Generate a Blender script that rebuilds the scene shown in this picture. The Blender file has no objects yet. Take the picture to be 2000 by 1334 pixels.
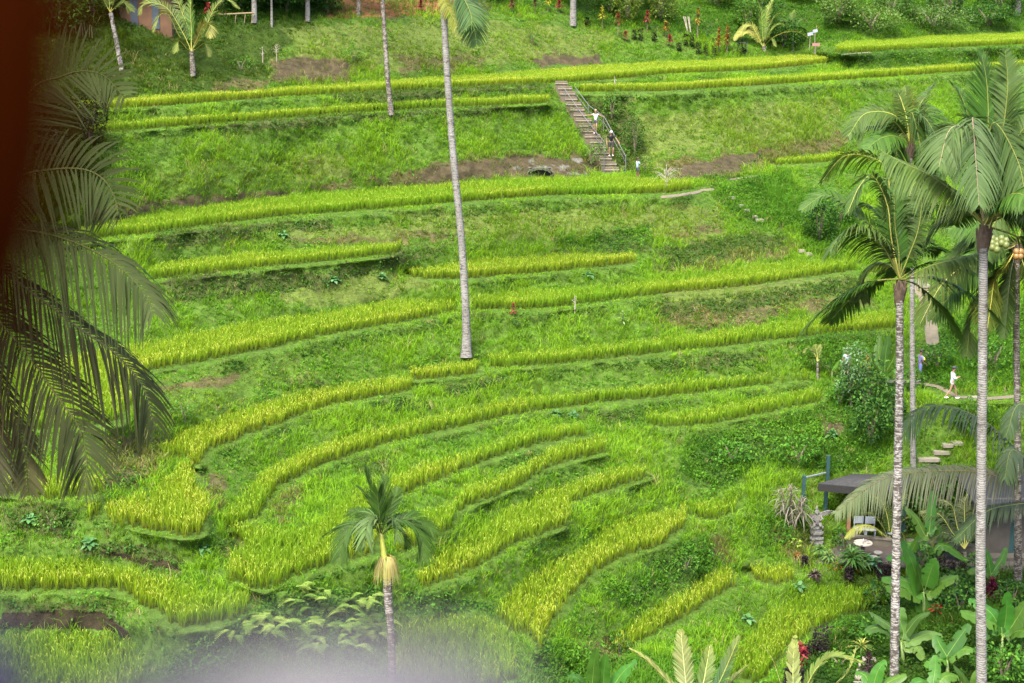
import bpy, math, random
import numpy as np
from mathutils import Vector, Matrix

# ------------------------------------------------------------------ camera, sky, sun, exposure
scene = bpy.context.scene
C = scene.collection
F = 3055.56                     # focal length in photo pixels (2000 px wide)
PITCH = math.radians(14.0)
CAMZ = 32.0
cam_d = bpy.data.cameras.new("camera")
cam_d.lens = 55.0; cam_d.sensor_width = 36.0
cam_d.clip_start = 0.02; cam_d.clip_end = 2000
cam_d.dof.use_dof = True
cam_d.dof.focus_distance = 72.0
cam_d.dof.aperture_fstop = 3.6
cam = bpy.data.objects.new("camera", cam_d); C.objects.link(cam)
cam.location = (0, 0, CAMZ); cam.rotation_euler = (math.pi/2 - PITCH, 0, 0)
scene.camera = cam

SUN_EL, SUN_AZ = math.radians(58), math.radians(205)      # azimuth measured from +Y clockwise
world = bpy.data.worlds.new("World"); scene.world = world; world.use_nodes = True
wn = world.node_tree.nodes; wn.clear()
sky = wn.new("ShaderNodeTexSky"); sky.sky_type = 'NISHITA'; sky.sun_disc = False
sky.sun_elevation = SUN_EL; sky.sun_rotation = SUN_AZ
sky.air_density = 1.0; sky.dust_density = 4.0; sky.ozone_density = 1.0
bg = wn.new("ShaderNodeBackground"); bg.inputs[1].default_value = 0.135
wo = wn.new("ShaderNodeOutputWorld")
world.node_tree.links.new(sky.outputs[0], bg.inputs[0]); world.node_tree.links.new(bg.outputs[0], wo.inputs[0])
sun_d = bpy.data.lights.new("sun", 'SUN'); sun_d.energy = 1.9; sun_d.angle = math.radians(22); sun_d.color = (1, .96, .88)
sun = bpy.data.objects.new("sun", sun_d); C.objects.link(sun)
sd = Vector((math.sin(SUN_AZ)*math.cos(SUN_EL), math.cos(SUN_AZ)*math.cos(SUN_EL), math.sin(SUN_EL)))
sun.rotation_euler = (-sd).to_track_quat('-Z', 'Y').to_euler()
scene.view_settings.view_transform = 'Standard'; scene.view_settings.look = 'None'
scene.view_settings.exposure = 2.32; scene.view_settings.gamma = 1.0
scene.cycles.max_bounces = 7; scene.cycles.diffuse_bounces = 4; scene.cycles.glossy_bounces = 2
scene.cycles.transmission_bounces = 4; scene.cycles.transparent_max_bounces = 4
scene.cycles.caustics_reflective = False; scene.cycles.caustics_refractive = False
scene.cycles.use_denoising = True; scene.cycles.denoiser = 'OPENIMAGEDENOISE'; scene.cycles.denoising_input_passes = 'RGB_ALBEDO_NORMAL'; scene.cycles.denoising_prefilter = 'NONE'

rng = np.random.default_rng(7); random.seed(7)
SP, CP = math.sin(PITCH), math.cos(PITCH)
FW = np.array([0, CP, -SP]); RT = np.array([1., 0, 0]); UP = np.array([0, SP, CP]); CAM = np.array([0, 0, CAMZ])

def at(u, v, t):
    """a point t metres in front of the camera along the sight line of photo pixel (u, v)"""
    u = np.asarray(u, float)[..., None]; v = np.asarray(v, float)[..., None]; t = np.asarray(t, float)[..., None]
    return CAM + t*(FW + (u-1000)/F*RT - (v-667)/F*UP)
def onz(u, v, z):
    u = np.asarray(u, float); v = np.asarray(v, float)
    dz = -SP - (v-667)/F*CP
    return at(u, v, (z-CAMZ)/dz)
def proj(P):
    d = np.asarray(P) - CAM
    t = d @ FW
    return 1000 + F*(d @ RT)/t, 667 - F*(d @ UP)/t, t

# ------------------------------------------------------------------ scene helpers
def link(o, parent=None):
    C.objects.link(o)
    if parent is not None: o.parent = parent
    return o
def tag(o, label=None, cat=None, group=None, kind=None):
    for k, x in (('label', label), ('category', cat), ('group', group), ('kind', kind)):
        if x: o[k] = x
    return o
def empty(name, loc=(0, 0, 0), rz=0):
    o = bpy.data.objects.new(name, None); o.location = [float(q) for q in loc]; o.rotation_euler = (0, 0, rz); o.empty_display_size = .3
    return link(o)
def npmesh(name, V, loops, sizes, mats, parent=None, col=None, smooth=False, loc=None, midx=None, flat=False):
    V = np.asarray(V, np.float32)
    me = bpy.data.meshes.new(name)
    me.vertices.add(len(V)); me.vertices.foreach_set('co', V.ravel())
    loops = np.asarray(loops, np.int32); sizes = np.asarray(sizes, np.int32)
    me.loops.add(len(loops)); me.loops.foreach_set('vertex_index', loops)
    me.polygons.add(len(sizes))
    st = np.concatenate([[0], np.cumsum(sizes)[:-1]]).astype(np.int32)
    me.polygons.foreach_set('loop_start', st); me.polygons.foreach_set('loop_total', sizes)
    if flat: me.polygons.foreach_set('use_smooth', np.zeros(len(sizes), bool))
    if smooth: me.polygons.foreach_set('use_smooth', np.ones(len(sizes), bool))
    if midx is not None: me.polygons.foreach_set('material_index', np.asarray(midx, np.int32))
    if col is not None:
        a = me.color_attributes.new('Col', 'FLOAT_COLOR', 'POINT')
        c4 = np.ones((len(V), 4), np.float32); c4[:, :3] = col; a.data.foreach_set('color', c4.ravel())
    me.update(calc_edges=True)
    for m in (mats if isinstance(mats, (list, tuple)) else [mats]): me.materials.append(m)
    o = bpy.data.objects.new(name, me)
    if loc is not None: o.location = [float(q) for q in loc]
    return link(o, parent)

class MB:
    """collects simple solids and builds them as one mesh (local coordinates)"""
    def __init__(s): s.v = []; s.f = []; s.c = []; s.cc = (1, 1, 1)
    def add(s, vs, fs):
        b = len(s.v); s.v += [tuple(map(float, q)) for q in vs]; s.f += [[b+i for i in q] for q in fs]; s.c += [s.cc]*len(vs)
    def box(s, c, d, rz=0, taper=1.0, rx=0, ry=0):
        M = Matrix.Rotation(rz, 3, 'Z') @ Matrix.Rotation(ry, 3, 'Y') @ Matrix.Rotation(rx, 3, 'X')
        vs = []
        for z in (-.5, .5):
            k = taper if z > 0 else 1
            for x, y in ((-.5, -.5), (.5, -.5), (.5, .5), (-.5, .5)):
                vs.append(Vector(c) + M @ Vector((x*d[0]*k, y*d[1]*k, z*d[2])))
        s.add(vs, [[3, 2, 1, 0], [4, 5, 6, 7], [0, 1, 5, 4], [1, 2, 6, 5], [2, 3, 7, 6], [3, 0, 4, 7]])
    def tube(s, pts, rad, n=8, cap=True, flat=1.0):
        pts = [Vector([float(x) for x in p]) for p in pts]; m = len(pts)
        if not hasattr(rad, '__len__'): rad = [rad]*m
        vs = []; ref = None
        for i, p in enumerate(pts):
            t = (pts[min(i+1, m-1)] - pts[max(i-1, 0)]).normalized()
            if ref is None: ref = Vector((0, 0, 1)) if abs(t.z) < .9 else Vector((0, 1, 0))
            a = (ref - t*ref.dot(t)).normalized(); ref = a; b = t.cross(a)
            for k in range(n):
                q = 2*math.pi*k/n; vs.append(p + (a*math.cos(q)*flat + b*math.sin(q))*rad[i])
        fs = [[i*n+k, i*n+(k+1) % n, (i+1)*n+(k+1) % n, (i+1)*n+k] for i in range(m-1) for k in range(n)]
        if cap: fs += [list(range(n))[::-1], [(m-1)*n+k for k in range(n)]]
        s.add(vs, fs)
    def lathe(s, prof, n=16, c=(0, 0, 0)):
        s.tube([(c[0], c[1], c[2]+z+i*1e-5) for i, (r, z) in enumerate(prof)], [r for r, z in prof], n)
    def ball(s, c, r, n=10, m=6):
        r = (r, r, r) if not hasattr(r, '__len__') else r
        vs = [(c[0], c[1], c[2]-r[2])]
        for i in range(1, m):
            a = math.pi*i/m - math.pi/2
            for k in range(n):
                q = 2*math.pi*k/n; vs.append((c[0]+r[0]*math.cos(a)*math.cos(q), c[1]+r[1]*math.cos(a)*math.sin(q), c[2]+r[2]*math.sin(a)))
        vs.append((c[0], c[1], c[2]+r[2]))
        fs = [[0, 1+(k+1) % n, 1+k] for k in range(n)]
        for i in range(m-2):
            for k in range(n): fs.append([1+i*n+k, 1+i*n+(k+1) % n, 1+(i+1)*n+(k+1) % n, 1+(i+1)*n+k])
        e = len(vs)-1
        fs += [[e, 1+(m-2)*n+k, 1+(m-2)*n+(k+1) % n] for k in range(n)]
        s.add(vs, fs)
    def build(s, name, mat, parent=None, smooth=False, loc=None, usecol=False):
        loops = [i for f in s.f for i in f]
        return npmesh(name, s.v, loops, [len(f) for f in s.f], mat, parent, smooth=smooth, loc=loc, col=np.array(s.c) if usecol else None, flat=not smooth)

# ------------------------------------------------------------------ materials
def newmat(name):
    m = bpy.data.materials.new(name); m.use_nodes = True; nt = m.node_tree
    for n in list(nt.nodes): nt.nodes.remove(n)
    out = nt.nodes.new('ShaderNodeOutputMaterial')
    return m, nt, out
def N(nt, typ, **kw):
    n = nt.nodes.new(typ)
    for k, x in kw.items():
        if k in n.inputs: n.inputs[k].default_value = x
        else: setattr(n, k, x)
    return n
def ramp(nt, stops, src):
    r = nt.nodes.new('ShaderNodeValToRGB'); e = r.color_ramp.elements
    while len(e) < len(stops): e.new(.5)
    for q, (p, c) in zip(e, stops): q.position = p; q.color = (*c, 1)
    nt.links.new(src, r.inputs[0]); return r.outputs[0]
def noise(nt, scale, detail=4, rough=.6, src=None, dist=0):
    n = N(nt, 'ShaderNodeTexNoise', Scale=scale, Detail=detail, Roughness=rough, Distortion=dist)
    if src is not None: nt.links.new(src, n.inputs['Vector'])
    return n.outputs['Fac']
def simple(name, col, rough=.7, var=.25, scale=3.0, bump=.0, metal=0, spec=.5, bscale=None, col2=None):
    """principled surface whose colour drifts between col and a darker or second colour"""
    m, nt, out = newmat(name)
    tc = nt.nodes.new('ShaderNodeTexCoord')
    p = N(nt, 'ShaderNodeBsdfPrincipled', Roughness=rough, Metallic=metal)
    p.inputs['Specular IOR Level'].default_value = spec
    f = noise(nt, scale, 5, .65, tc.outputs['Object'])
    c2 = col2 or tuple(x*(1-var) for x in col)
    nt.links.new(ramp(nt, [(.3, c2), (.7, col)], f), p.inputs['Base Color'])
    if bump:
        b = N(nt, 'ShaderNodeBump', Strength=bump, Distance=.05)
        nt.links.new(noise(nt, bscale or scale*4, 4, .7, tc.outputs['Object']), b.inputs['Height'])
        nt.links.new(b.outputs[0], p.inputs['Normal'])
    nt.links.new(p.outputs[0], out.inputs[0])
    return m
def leafmat(name, transl=.35, rough=.5, spec=.25, tint=None):
    """leaf surface: vertex colour carries each leaf's own hue; part of the light passes through"""
    m, nt, out = newmat(name)
    a = nt.nodes.new('ShaderNodeAttribute'); a.attribute_name = 'Col'
    src = a.outputs['Color']
    p = N(nt, 'ShaderNodeBsdfPrincipled', Roughness=rough)
    p.inputs['Specular IOR Level'].default_value = spec
    t = N(nt, 'ShaderNodeBsdfTranslucent')
    g = nt.nodes.new('ShaderNodeMix'); g.data_type = 'RGBA'; g.blend_type = 'MULTIPLY'; g.inputs[0].default_value = 1
    nt.links.new(src, g.inputs[6]); g.inputs[7].default_value = (1.35, 1.2, .5, 1)
    nt.links.new(src, p.inputs['Base Color']); nt.links.new(g.outputs[2], t.inputs[0])
    mx = N(nt, 'ShaderNodeMixShader'); mx.inputs[0].default_value = transl
    nt.links.new(p.outputs[0], mx.inputs[1]); nt.links.new(t.outputs[0], mx.inputs[2]); nt.links.new(mx.outputs[0], out.inputs[0])
    return m
LEAF = leafmat('leaf', .38, .6, .08); PALMLEAF = leafmat('palm_leaf', .25, .55, .14); DARKLEAF = leafmat('dark_palm_leaf', .2, .7, .05); BANANALEAF = leafmat('banana_leaf', .3, .45, .2)

# ------------------------------------------------------------------ numpy noise
_tab = rng.random((64, 64, 64)).astype(np.float32)
def vnoise(P, s):
    q = np.asarray(P, float)*s; i = np.floor(q).astype(int); f = q-i; f = f*f*(3-2*f); i &= 63; j = (i+1) & 63
    def g(a, b, c): return _tab[a[..., 0], b[..., 1], c[..., 2]]
    x, y, z = f[..., 0], f[..., 1], f[..., 2]
    return ((g(i, i, i)*(1-x)+g(j, i, i)*x)*(1-y)+(g(i, j, i)*(1-x)+g(j, j, i)*x)*y)*(1-z) + \
           ((g(i, i, j)*(1-x)+g(j, i, j)*x)*(1-y)+(g(i, j, j)*(1-x)+g(j, j, j)*x)*y)*z
def fbm(P, s, o=3):
    r = 0; a = 1; w = 0
    for k in range(o): r = r + a*vnoise(np.asarray(P)+k*7.3, s*2**k); w += a; a *= .5
    return r/w
def inpoly(u, v, poly):
    u = np.asarray(u, float); v = np.asarray(v, float); out = np.zeros(u.shape, bool)
    q = np.asarray(poly, float)
    b = (u >= q[:, 0].min()) & (u <= q[:, 0].max()) & (v >= q[:, 1].min()) & (v <= q[:, 1].max())
    if not b.any(): return out
    uu = u[b]; vv = v[b]; r = np.zeros(uu.shape, bool); n = len(q)
    for i in range(n):
        x1, y1 = q[i]; x2, y2 = q[(i+1) % n]
        if y1 == y2: continue
        r ^= ((y1 > vv) != (y2 > vv)) & (uu < (x2-x1)*(vv-y1)/(y2-y1)+x1)
    out[b] = r
    return out
# ------------------------------------------------------------------ the terraces
# each rice field: back edge of the rice canopy, foot of the rice at the front (photo pixels), ripeness, grass ledge width, label
RICE = [
 dict(k='A', top=[(140,198),(178,191),(280,184),(455,175),(700,158),(790,150),(1000,138),(1175,124),(1350,117),(1475,109),(1615,103)],
      bot=[(1627,122),(1475,137),(1300,145),(1210,154),(1087,163),(965,168),(650,184),(525,191),(350,205),(196,215),(150,220)], y=.85, b=4, ch=.7,
      lab='uppermost long yellow rice strip at the foot of the garden bank'),
 dict(k='B', top=[(150,248),(200,240),(350,227),(700,203),(895,191),(1070,182)], bot=[(1074,201),(960,207),(860,210),(650,224),(525,234),(315,250),(217,257),(150,264)], y=.7, b=4, ch=.7,
      lab='narrow rice strip left of the stair top, second from the top'),
 dict(k='B2', top=[(1130,168),(1210,163),(1350,156),(1580,140),(1877,122),(2090,108)], bot=[(2090,126),(1881,140),(1580,161),(1300,178),(1140,180)], y=.8, b=6, ch=.75,
      lab='yellow rice strip running right from the top of the concrete stair'),
 dict(k='C', top=[(1634,86),(1650,79),(1825,68),(2000,61),(2090,57)], bot=[(2090,83),(2000,87),(1825,94),(1650,104),(1636,102)], y=.6, b=4, ch=.75,
      lab='highest rice strip in the top right corner below the thicket'),
 dict(k='D', top=[(60,458),(88,452),(245,420),(455,388),(700,364),(825,357),(1000,345),(1105,340),(1175,341),(1280,343),(1343,345)],
      bot=[(1350,370),(1305,378),(1175,381),(1070,382),(895,395),(650,416),(525,425),(280,458),(210,464),(110,475),(60,480)], y=.5, b=9, ch=.75,
      lab='long curved rice field at the foot of the concrete stair'),
 dict(k='E', top=[(1508,310),(1560,303),(1650,292),(1720,286)], bot=[(1720,306),(1650,312),(1601,318),(1510,323)], y=.3, b=4, ch=.6,
      lab='small green rice patch behind the right palms, above the earth path'),
 dict(k='F', top=[(300,512),(330,504),(455,492),(595,482),(700,476),(778,474)], bot=[(782,487),(769,496),(650,510),(525,521),(332,543),(300,545)], y=.6, b=7, ch=.7,
      lab='rice strip left of the tall palm trunk, ending under a leafy bank'),
 dict(k='G', top=[(788,532),(825,517),(930,503),(1070,491),(1210,494),(1245,503)], bot=[(1241,514),(1200,519),(1070,532),(895,546),(825,546),(795,541)], y=.85, b=6, ch=.7,
      lab='oval yellow rice field crossed by the tall palm trunk'),
 dict(k='H', top=[(-60,735),(0,720),(80,702),(206,674),(315,657),(490,622),(700,594),(755,580),(885,577)], bot=[(893,608),(790,629),(650,652),(560,674),(420,702),(280,727),(262,745),(245,820),(161,834),(40,838),(-60,842)], y=.65, b=6, ch=.75,
      lab='broad rice field sweeping left from the palm trunk behind the dark fronds'),
 dict(k='H2', top=[(922,573),(1000,562),(1175,552),(1350,541),(1475,513),(1615,499),(1668,512)], bot=[(1672,528),(1580,541),(1440,562),(1300,573),(1175,590),(1070,603),(925,606)], y=.5, b=8, ch=.75,
      lab='long rice strip right of the palm trunk behind the small red plant'),
 dict(k='J', top=[(956,706),(975,692),(1070,681),(1210,664),(1350,648),(1475,629),(1650,608),(1750,600)], bot=[(1752,642),(1580,657),(1405,678),(1300,688),(1175,702),(1070,713),(960,720)], y=.5, b=6, ch=.8,
      lab='rice strip starting beside the palm foot and running right to the palms'),
 dict(k='K', top=[(797,724),(895,709),(937,708)], bot=[(941,728),(895,737),(804,744)], y=.8, b=4, ch=.7,
      lab='tiny yellow rice patch right below the foot of the tall palm'),
 dict(k='L', top=[(340,909),(329,877),(322,846),(420,811),(560,765),(650,746),(790,727),(802,748)], bot=[(800,764),(720,779),(650,790),(560,821),(455,863),(420,877),(388,915)], y=.75, b=6, ch=.75,
      lab='rice strip curving down left from the tiny patch to the pond shaped field'),
 dict(k='M', top=[(175,986),(230,968),(297,947),(345,905)], bot=[(390,905),(386,935),(381,972),(408,1007),(406,1042),(364,1049),(280,1035),(175,999)], y=.85, b=8, ch=.85,
      lab='wedge shaped yellow rice field in the lower left, bounded by a grassy rim'),
 dict(k='N', top=[(-60,930),(60,915),(190,932)], bot=[(195,968),(110,976),(0,966),(-60,964)], y=.8, b=6, ch=.8,
      lab='small yellow rice field under the drooping frond tips at the left edge'),
 dict(k='O', top=[(436,1010),(437,989),(469,954),(507,919),(540,900),(595,872),(650,853),(720,835),(825,811),(930,783),(1035,769),(1175,755),(1350,737),(1475,727),(1580,721)],
      bot=[(1578,741),(1405,763),(1300,774),(1175,786),(1000,811),(895,835),(755,867),(650,900),(595,926),(546,951),(516,985),(512,1010)], y=.55, b=7, ch=.8,
      lab='longest rice strip, sweeping from mid right down to the lower left'),
 dict(k='U', top=[(437,1014),(510,1014),(553,1028),(602,1022),(665,975),(690,955),(832,898),(930,874),(1000,839),(1105,821),(1150,826)],
      bot=[(1161,849),(1052,867),(965,895),(877,930),(825,951),(765,979),(735,1010),(745,1050),(740,1080),(640,1105),(570,1130),(518,1155),(455,1135),(451,1112),(472,1068),(448,1042)], y=.6, b=7, ch=.8,
      lab='rice field behind the small areca palm, narrowing to a point at its right'),
 dict(k='Q', top=[(775,1040),(800,1010),(832,985),(846,982),(895,972),(1000,920),(1105,881),(1180,873)],
      bot=[(1186,884),(1070,912),(1028,944),(895,1000),(867,1042),(800,1075),(778,1080)], y=.6, b=6, ch=.8,
      lab='rice strip rising right from the crown of the small areca palm'),
 dict(k='T', top=[(821,1110),(867,1070),(947,1017),(1000,982),(1070,950),(1150,925),(1230,903),(1270,903)],
      bot=[(1277,930),(1192,957),(1101,988),(1112,1005),(1108,1028),(1000,1065),(947,1101),(895,1128),(832,1147)], y=.6, b=7, ch=.8,
      lab='stepped rice strip right of the areca palm with a notch in its front edge'),
 dict(k='V', top=[(1031,1273),(1000,1217),(968,1178),(1035,1112),(1140,1063),(1210,1007),(1315,986),(1338,992)],
      bot=[(1341,1005),(1332,1035),(1297,1063),(1227,1084),(1157,1119),(1105,1178),(1063,1240),(1050,1273)], y=.7, b=7, ch=.8,
      lab='wide tongue shaped rice field pointing down at the bottom centre'),
 dict(k='W', top=[(1200,1270),(1227,1224),(1280,1175),(1350,1143),(1405,1119),(1436,1121)],
      bot=[(1441,1143),(1370,1180),(1350,1200),(1280,1238),(1210,1285)], y=.55, b=6, ch=.8,
      lab='narrow rice strip left of the lower right field, sloping down to the left'),
 dict(k='X', top=[(1466,1128),(1510,1108),(1546,1105)], bot=[(1553,1133),(1510,1147),(1470,1137)], y=.75, b=4, ch=.7,
      lab='tiny yellow tipped rice patch left of the garden flower bed'),
 dict(k='Y', top=[(1425,1345),(1432,1270),(1475,1217),(1510,1182),(1562,1147),(1650,1136),(1737,1145)],
      bot=[(1745,1184),(1650,1203),(1597,1231),(1562,1250),(1527,1289),(1470,1345)], y=.3, b=6, ch=.8,
      lab='deep green rice field in front of the garden at the lower right'),
 dict(k='Z', top=[(1352,1000),(1380,975),(1420,966),(1452,975)], bot=[(1440,1000),(1400,1015),(1365,1020)], y=.45, b=4, ch=.75,
      lab='tiny rice clump plot between the big tongue field and the grass bank'),
 dict(k='AA', top=[(1268,812),(1300,804),(1440,786),(1580,765),(1608,763)], bot=[(1612,783),(1475,811),(1370,832),(1300,836),(1270,830)], y=.45, b=6, ch=.75,
      lab='short rice strip below the long one, ending at the shrub thicket'),
 dict(k='BB', top=[(-60,1077),(0,1077),(140,1077),(280,1105),(368,1133),(437,1160),(480,1172)],
      bot=[(484,1192),(455,1213),(371,1228),(315,1217),(262,1170),(210,1156),(105,1152),(0,1155),(-60,1155)], y=.55, b=8, ch=.85,
      lab='broad rice field at the lower left above the dark undercut bank'),
 dict(k='CC', top=[(-60,1238),(0,1232),(70,1222),(175,1220),(227,1228),(262,1250)], bot=[(280,1345),(200,1375),(0,1390),(-60,1390)], y=.4, b=8, ch=.85,
      lab='rice field in the bottom left corner under the undercut bank'),
 dict(k='DD', top=[(776,1210),(860,1196),(947,1194),(985,1219),(1010,1262)], bot=[(1000,1330),(900,1370),(800,1360),(774,1300)], y=.45, b=8, ch=.8,
      lab='rice field at the bottom behind the blurred pale rail'),
]
# level ground without rice: polygon (top polyline, bottom polyline) and fixed height (None: solved with the fields)
FLATS = [
 dict(k='garden', top=[(1585,1058),(1700,1040),(1850,1030),(2120,1045)], bot=[(2120,1125),(1850,1112),(1700,1105),(1590,1100)], z=-26.4),
 dict(k='path', top=[(1650,733),(1780,735),(1850,770),(2100,772)], bot=[(2100,790),(1850,788),(1780,752),(1650,750)], z=-21.4),
]
GV = lambda v: (SP + (v-667)/F*CP)/(CP - (v-667)/F*SP)       # fall of a sight line per metre forward
def densify(pl, n=60):
    pl = np.array(pl, float); d = np.concatenate([[0], np.cumsum(np.hypot(*np.diff(pl, axis=0).T))])
    s = np.linspace(0, d[-1], n); return np.c_[np.interp(s, d, pl[:, 0]), np.interp(s, d, pl[:, 1])]
def tguess(v): return np.interp(v, [60, 150, 340, 700, 1050, 1250], [112, 102, 92, 76, 66, 59])
for r in RICE:
    r['ch'] *= .76; c = np.mean(r['bot'], axis=0); r['z'] = float(tguess(c[1])*(-SP-(c[1]-667)/F*CP))
ANCH = dict(A=-7.9, D=-12.6, L=-20.2, M=-20.5, N=-20.7, O=-21.2, U=-21.7, BB=-22.6, CC=-24.2, Y=-27.3)
for it in range(4):
    for r in RICE:
        z = r['z']+CAMZ
        back = onz(*densify(r['top']).T, z+r['ch']); front = onz(*densify(r['bot']).T, z)
        fx_ = front[:, 0]; dx = np.diff(fx_)
        if (dx > 0).all() or (dx < 0).all():      # a strip: keep it at least .7 m deep on the ground
            o_ = np.argsort(fx_); back[:, 1] = np.maximum(back[:, 1], np.interp(back[:, 0], fx_[o_], front[o_, 1])+1.3)
        r['plan'] = np.vstack([back, front]); r['plan'][:, 2] = z
        bu, bv, _ = proj(np.c_[back[:, :2], np.full(len(back), z)])
        r['toe'] = np.c_[bu, bv]
        fr = densify(r['bot']).copy(); fr[:, 1] += r['b']
        r['pix'] = np.vstack([r['toe'], fr]); r['front'] = fr
    cols = np.arange(0, 2000, 25); rows = []; rhs = []; meta_ = []
    idx = {r['k']: i for i, r in enumerate(RICE)}
    for u in cols:
        vs = np.arange(60, 1334, 3.); st = []
        for r in RICE:
            m = inpoly(np.full(len(vs), float(u)), vs, r['pix'])
            if m.any(): st.append((vs[m].min(), vs[m].max(), idx[r['k']]))
        st.sort()
        for (a0, a1, i), (b0, b1, j) in zip(st[:-1], st[1:]):
            gap = b0-a1
            if gap < 3 or gap > 190: continue
            tb = math.tan(math.radians(np.interp(gap, [10, 60, 150], [42, 44, 36])))
            g1, g2 = GV(a1), GV(b0); c1, c2 = 1+tb/g1, 1+tb/g2; w = 1/c1
            row = np.zeros(len(RICE)); row[i] += c1*w; row[j] -= c2*w; rows.append(row); rhs.append(0); meta_.append((len(rows)-1, i, j, g1, g2))
    for k, zz in ANCH.items():
        row = np.zeros(len(RICE)); row[idx[k]] = 6; rows.append(row); rhs.append(6*zz)
    for i, r in enumerate(RICE):
        row = np.zeros(len(RICE)); row[i] = .08; rows.append(row); rhs.append(.08*r['z'])
    Mx = np.array(rows); bx = np.array(rhs); ww = np.ones(len(rows))
    for _ in range(12):                       # lean against banks that would overhang
        x = np.linalg.lstsq(Mx*ww[:, None], bx*ww, rcond=None)[0]
        for k_, i, j, g1, g2 in meta_:
            run = -x[i]/g1+x[j]/g2; drop = x[i]-x[j]
            if run < drop*.55: ww[k_] = min(ww[k_]*1.5, 12)
    for r, q in zip(RICE, x): r['z'] = float(q)

U0, U1, V0, V1, ST, SV = -450, 2450, -200, 1700, 5, 2.5
gu = np.arange(U0, U1+1, ST); gv = np.arange(V0, V1+1, SV); NU, NV = len(gu), len(gv)
UU, VV = np.meshgrid(gu.astype(float), gv.astype(float))
inv = np.zeros((NV, NU)); fix = np.zeros((NV, NU), bool)
flatmask = np.zeros((NV, NU), bool)
dzg = -SP-(VV-667)/F*CP
for r in RICE:
    m = inpoly(UU, VV, r['pix']); inv[m] = (dzg/r['z'])[m]; fix |= m; flatmask |= m
for q in FLATS:
    m = inpoly(UU, VV, q['top']+q['bot']); m &= ~fix; inv[m] = (dzg/q['z'])[m]; fix |= m; flatmask |= m
def rowfix(v, us, ts, w=0):
    j = int((v-V0)/SV)
    m = ~fix[j]; inv[j, m] = 1/np.interp(gu, us, ts)[m]; fix[j] = True
qa = np.vstack([RICE[idx['A']]['toe'], RICE[idx['C']]['toe']]); za = np.r_[np.full(60, RICE[idx['A']]['z']), np.full(60, RICE[idx['C']]['z'])]
ta_ = za/(-SP-(qa[:, 1]-667)/F*CP); o_ = np.argsort(qa[:, 0]); qu = qa[o_, 0]; ta_ = ta_[o_]
us_ = np.arange(-600, 2700, 50.); tb_ = np.interp(us_, qu, ta_)
rowfix(-200, us_, tb_+30); rowfix(-100, us_, tb_+17); rowfix(0, us_, tb_+9.5); rowfix(42, us_, np.where(us_ > 1640, tb_+2, tb_+5.5))
rowfix(1700, [-600, 1000, 2600], [49, 49, 49])
for u, v0, v1, t0, t1 in ((30, 220, 440, 82, 74), (-100, 200, 440, 81, 73), (2150, 140, 500, 130, 92), (2300, 140, 500, 130, 94), (2300, 500, 770, 94, 77), (2300, 770, 1080, 77, 71), (2300, 1080, 1300, 71, 59)):
    i = int((u-U0)/ST)
    for j in range(int((v0-V0)/SV), int((v1-V0)/SV)):
        if not fix[j, i]: inv[j, i] = 1/np.interp(gv[j], [v0, v1], [t0, t1]); fix[j, i] = True
for v, us, ts in ((1240, (1640, 2300), (62.5, 58)), (1334, (1100, 1700, 2300), (57.5, 58, 55)), (900, (1800, 2300), (75.3, 75)), (985, (1660, 2300), (74.3, 74))):
    j = int((v-V0)/SV); a, b = int((us[0]-U0)/ST), int((us[-1]-U0)/ST)
    m = ~fix[j, a:b]; inv[j, a:b][m] = 1/np.interp(gu[a:b], us, ts)[m]; fix[j, a:b] = True
# the ramp under the concrete stair, from the top field down to the long curved field
tS0 = (RICE[idx['A']]['z'])/(-SP-(166-667)/F*CP); tS1 = (RICE[idx['D']]['z'])/(-SP-(345-667)/F*CP)
STAIR = [(1076, 166), (1108, 166), (1222, 345), (1174, 345)]
m = inpoly(UU, VV, STAIR) & (VV > 170) & (VV < 340); w_ = (VV-166)/(345-166); inv[m] = (1/tS0*(1-w_)+1/tS1*w_)[m]*.9995; fix |= m
stairfix = m
# fill the banks between the level fields (planes are exact solutions in inverse depth)
def relax(x, fx, fval, n):
    for _ in range(n):
        p = np.pad(x, 1, mode='edge'); x = .25*(p[:-2, 1:-1]+p[2:, 1:-1]+p[1:-1, :-2]+p[1:-1, 2:]); x[fx] = fval[fx]
    return x
x = None
for s in (16, 8, 4, 2, 1):
    fx = np.zeros(((NV+s-1)//s, (NU+s-1)//s), bool); fv = np.zeros(fx.shape); cnt = np.zeros(fx.shape)
    jj, ii = np.nonzero(fix)
    np.add.at(fv, (jj//s, ii//s), inv[jj, ii]); np.add.at(cnt, (jj//s, ii//s), 1)
    fx = cnt > 0; fv[fx] /= cnt[fx]
    if x is None: x = np.full(fx.shape, fv[fx].mean())
    else:
        h, w = fx.shape; x = np.kron(x, np.ones((2, 2)))[:h, :w]
        if x.shape != fx.shape: x = np.pad(x, ((0, h-x.shape[0]), (0, w-x.shape[1])), mode='edge')
    x[fx] = fv[fx]; x = relax(x, fx, fv, 400 if s > 1 else 120)
INV = x
for _ in range(1):   # soften the creases a little
    p = np.pad(INV, 1, mode='edge'); sm = .25*(p[:-2, 1:-1]+p[2:, 1:-1]+p[1:-1, :-2]+p[1:-1, 2:]); INV = .5*INV+.5*sm
def depth(u, v):
    a = np.clip((np.asarray(u, float)-U0)/ST, 0, NU-1.001); b = np.clip((np.asarray(v, float)-V0)/SV, 0, NV-1.001)
    i = a.astype(int); j = b.astype(int); fa = a-i; fb = b-j
    return 1/((INV[j, i]*(1-fa)+INV[j, i+1]*fa)*(1-fb)+(INV[j+1, i]*(1-fa)+INV[j+1, i+1]*fa)*fb)
def ground(u, v): return at(u, v, depth(u, v))
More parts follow.
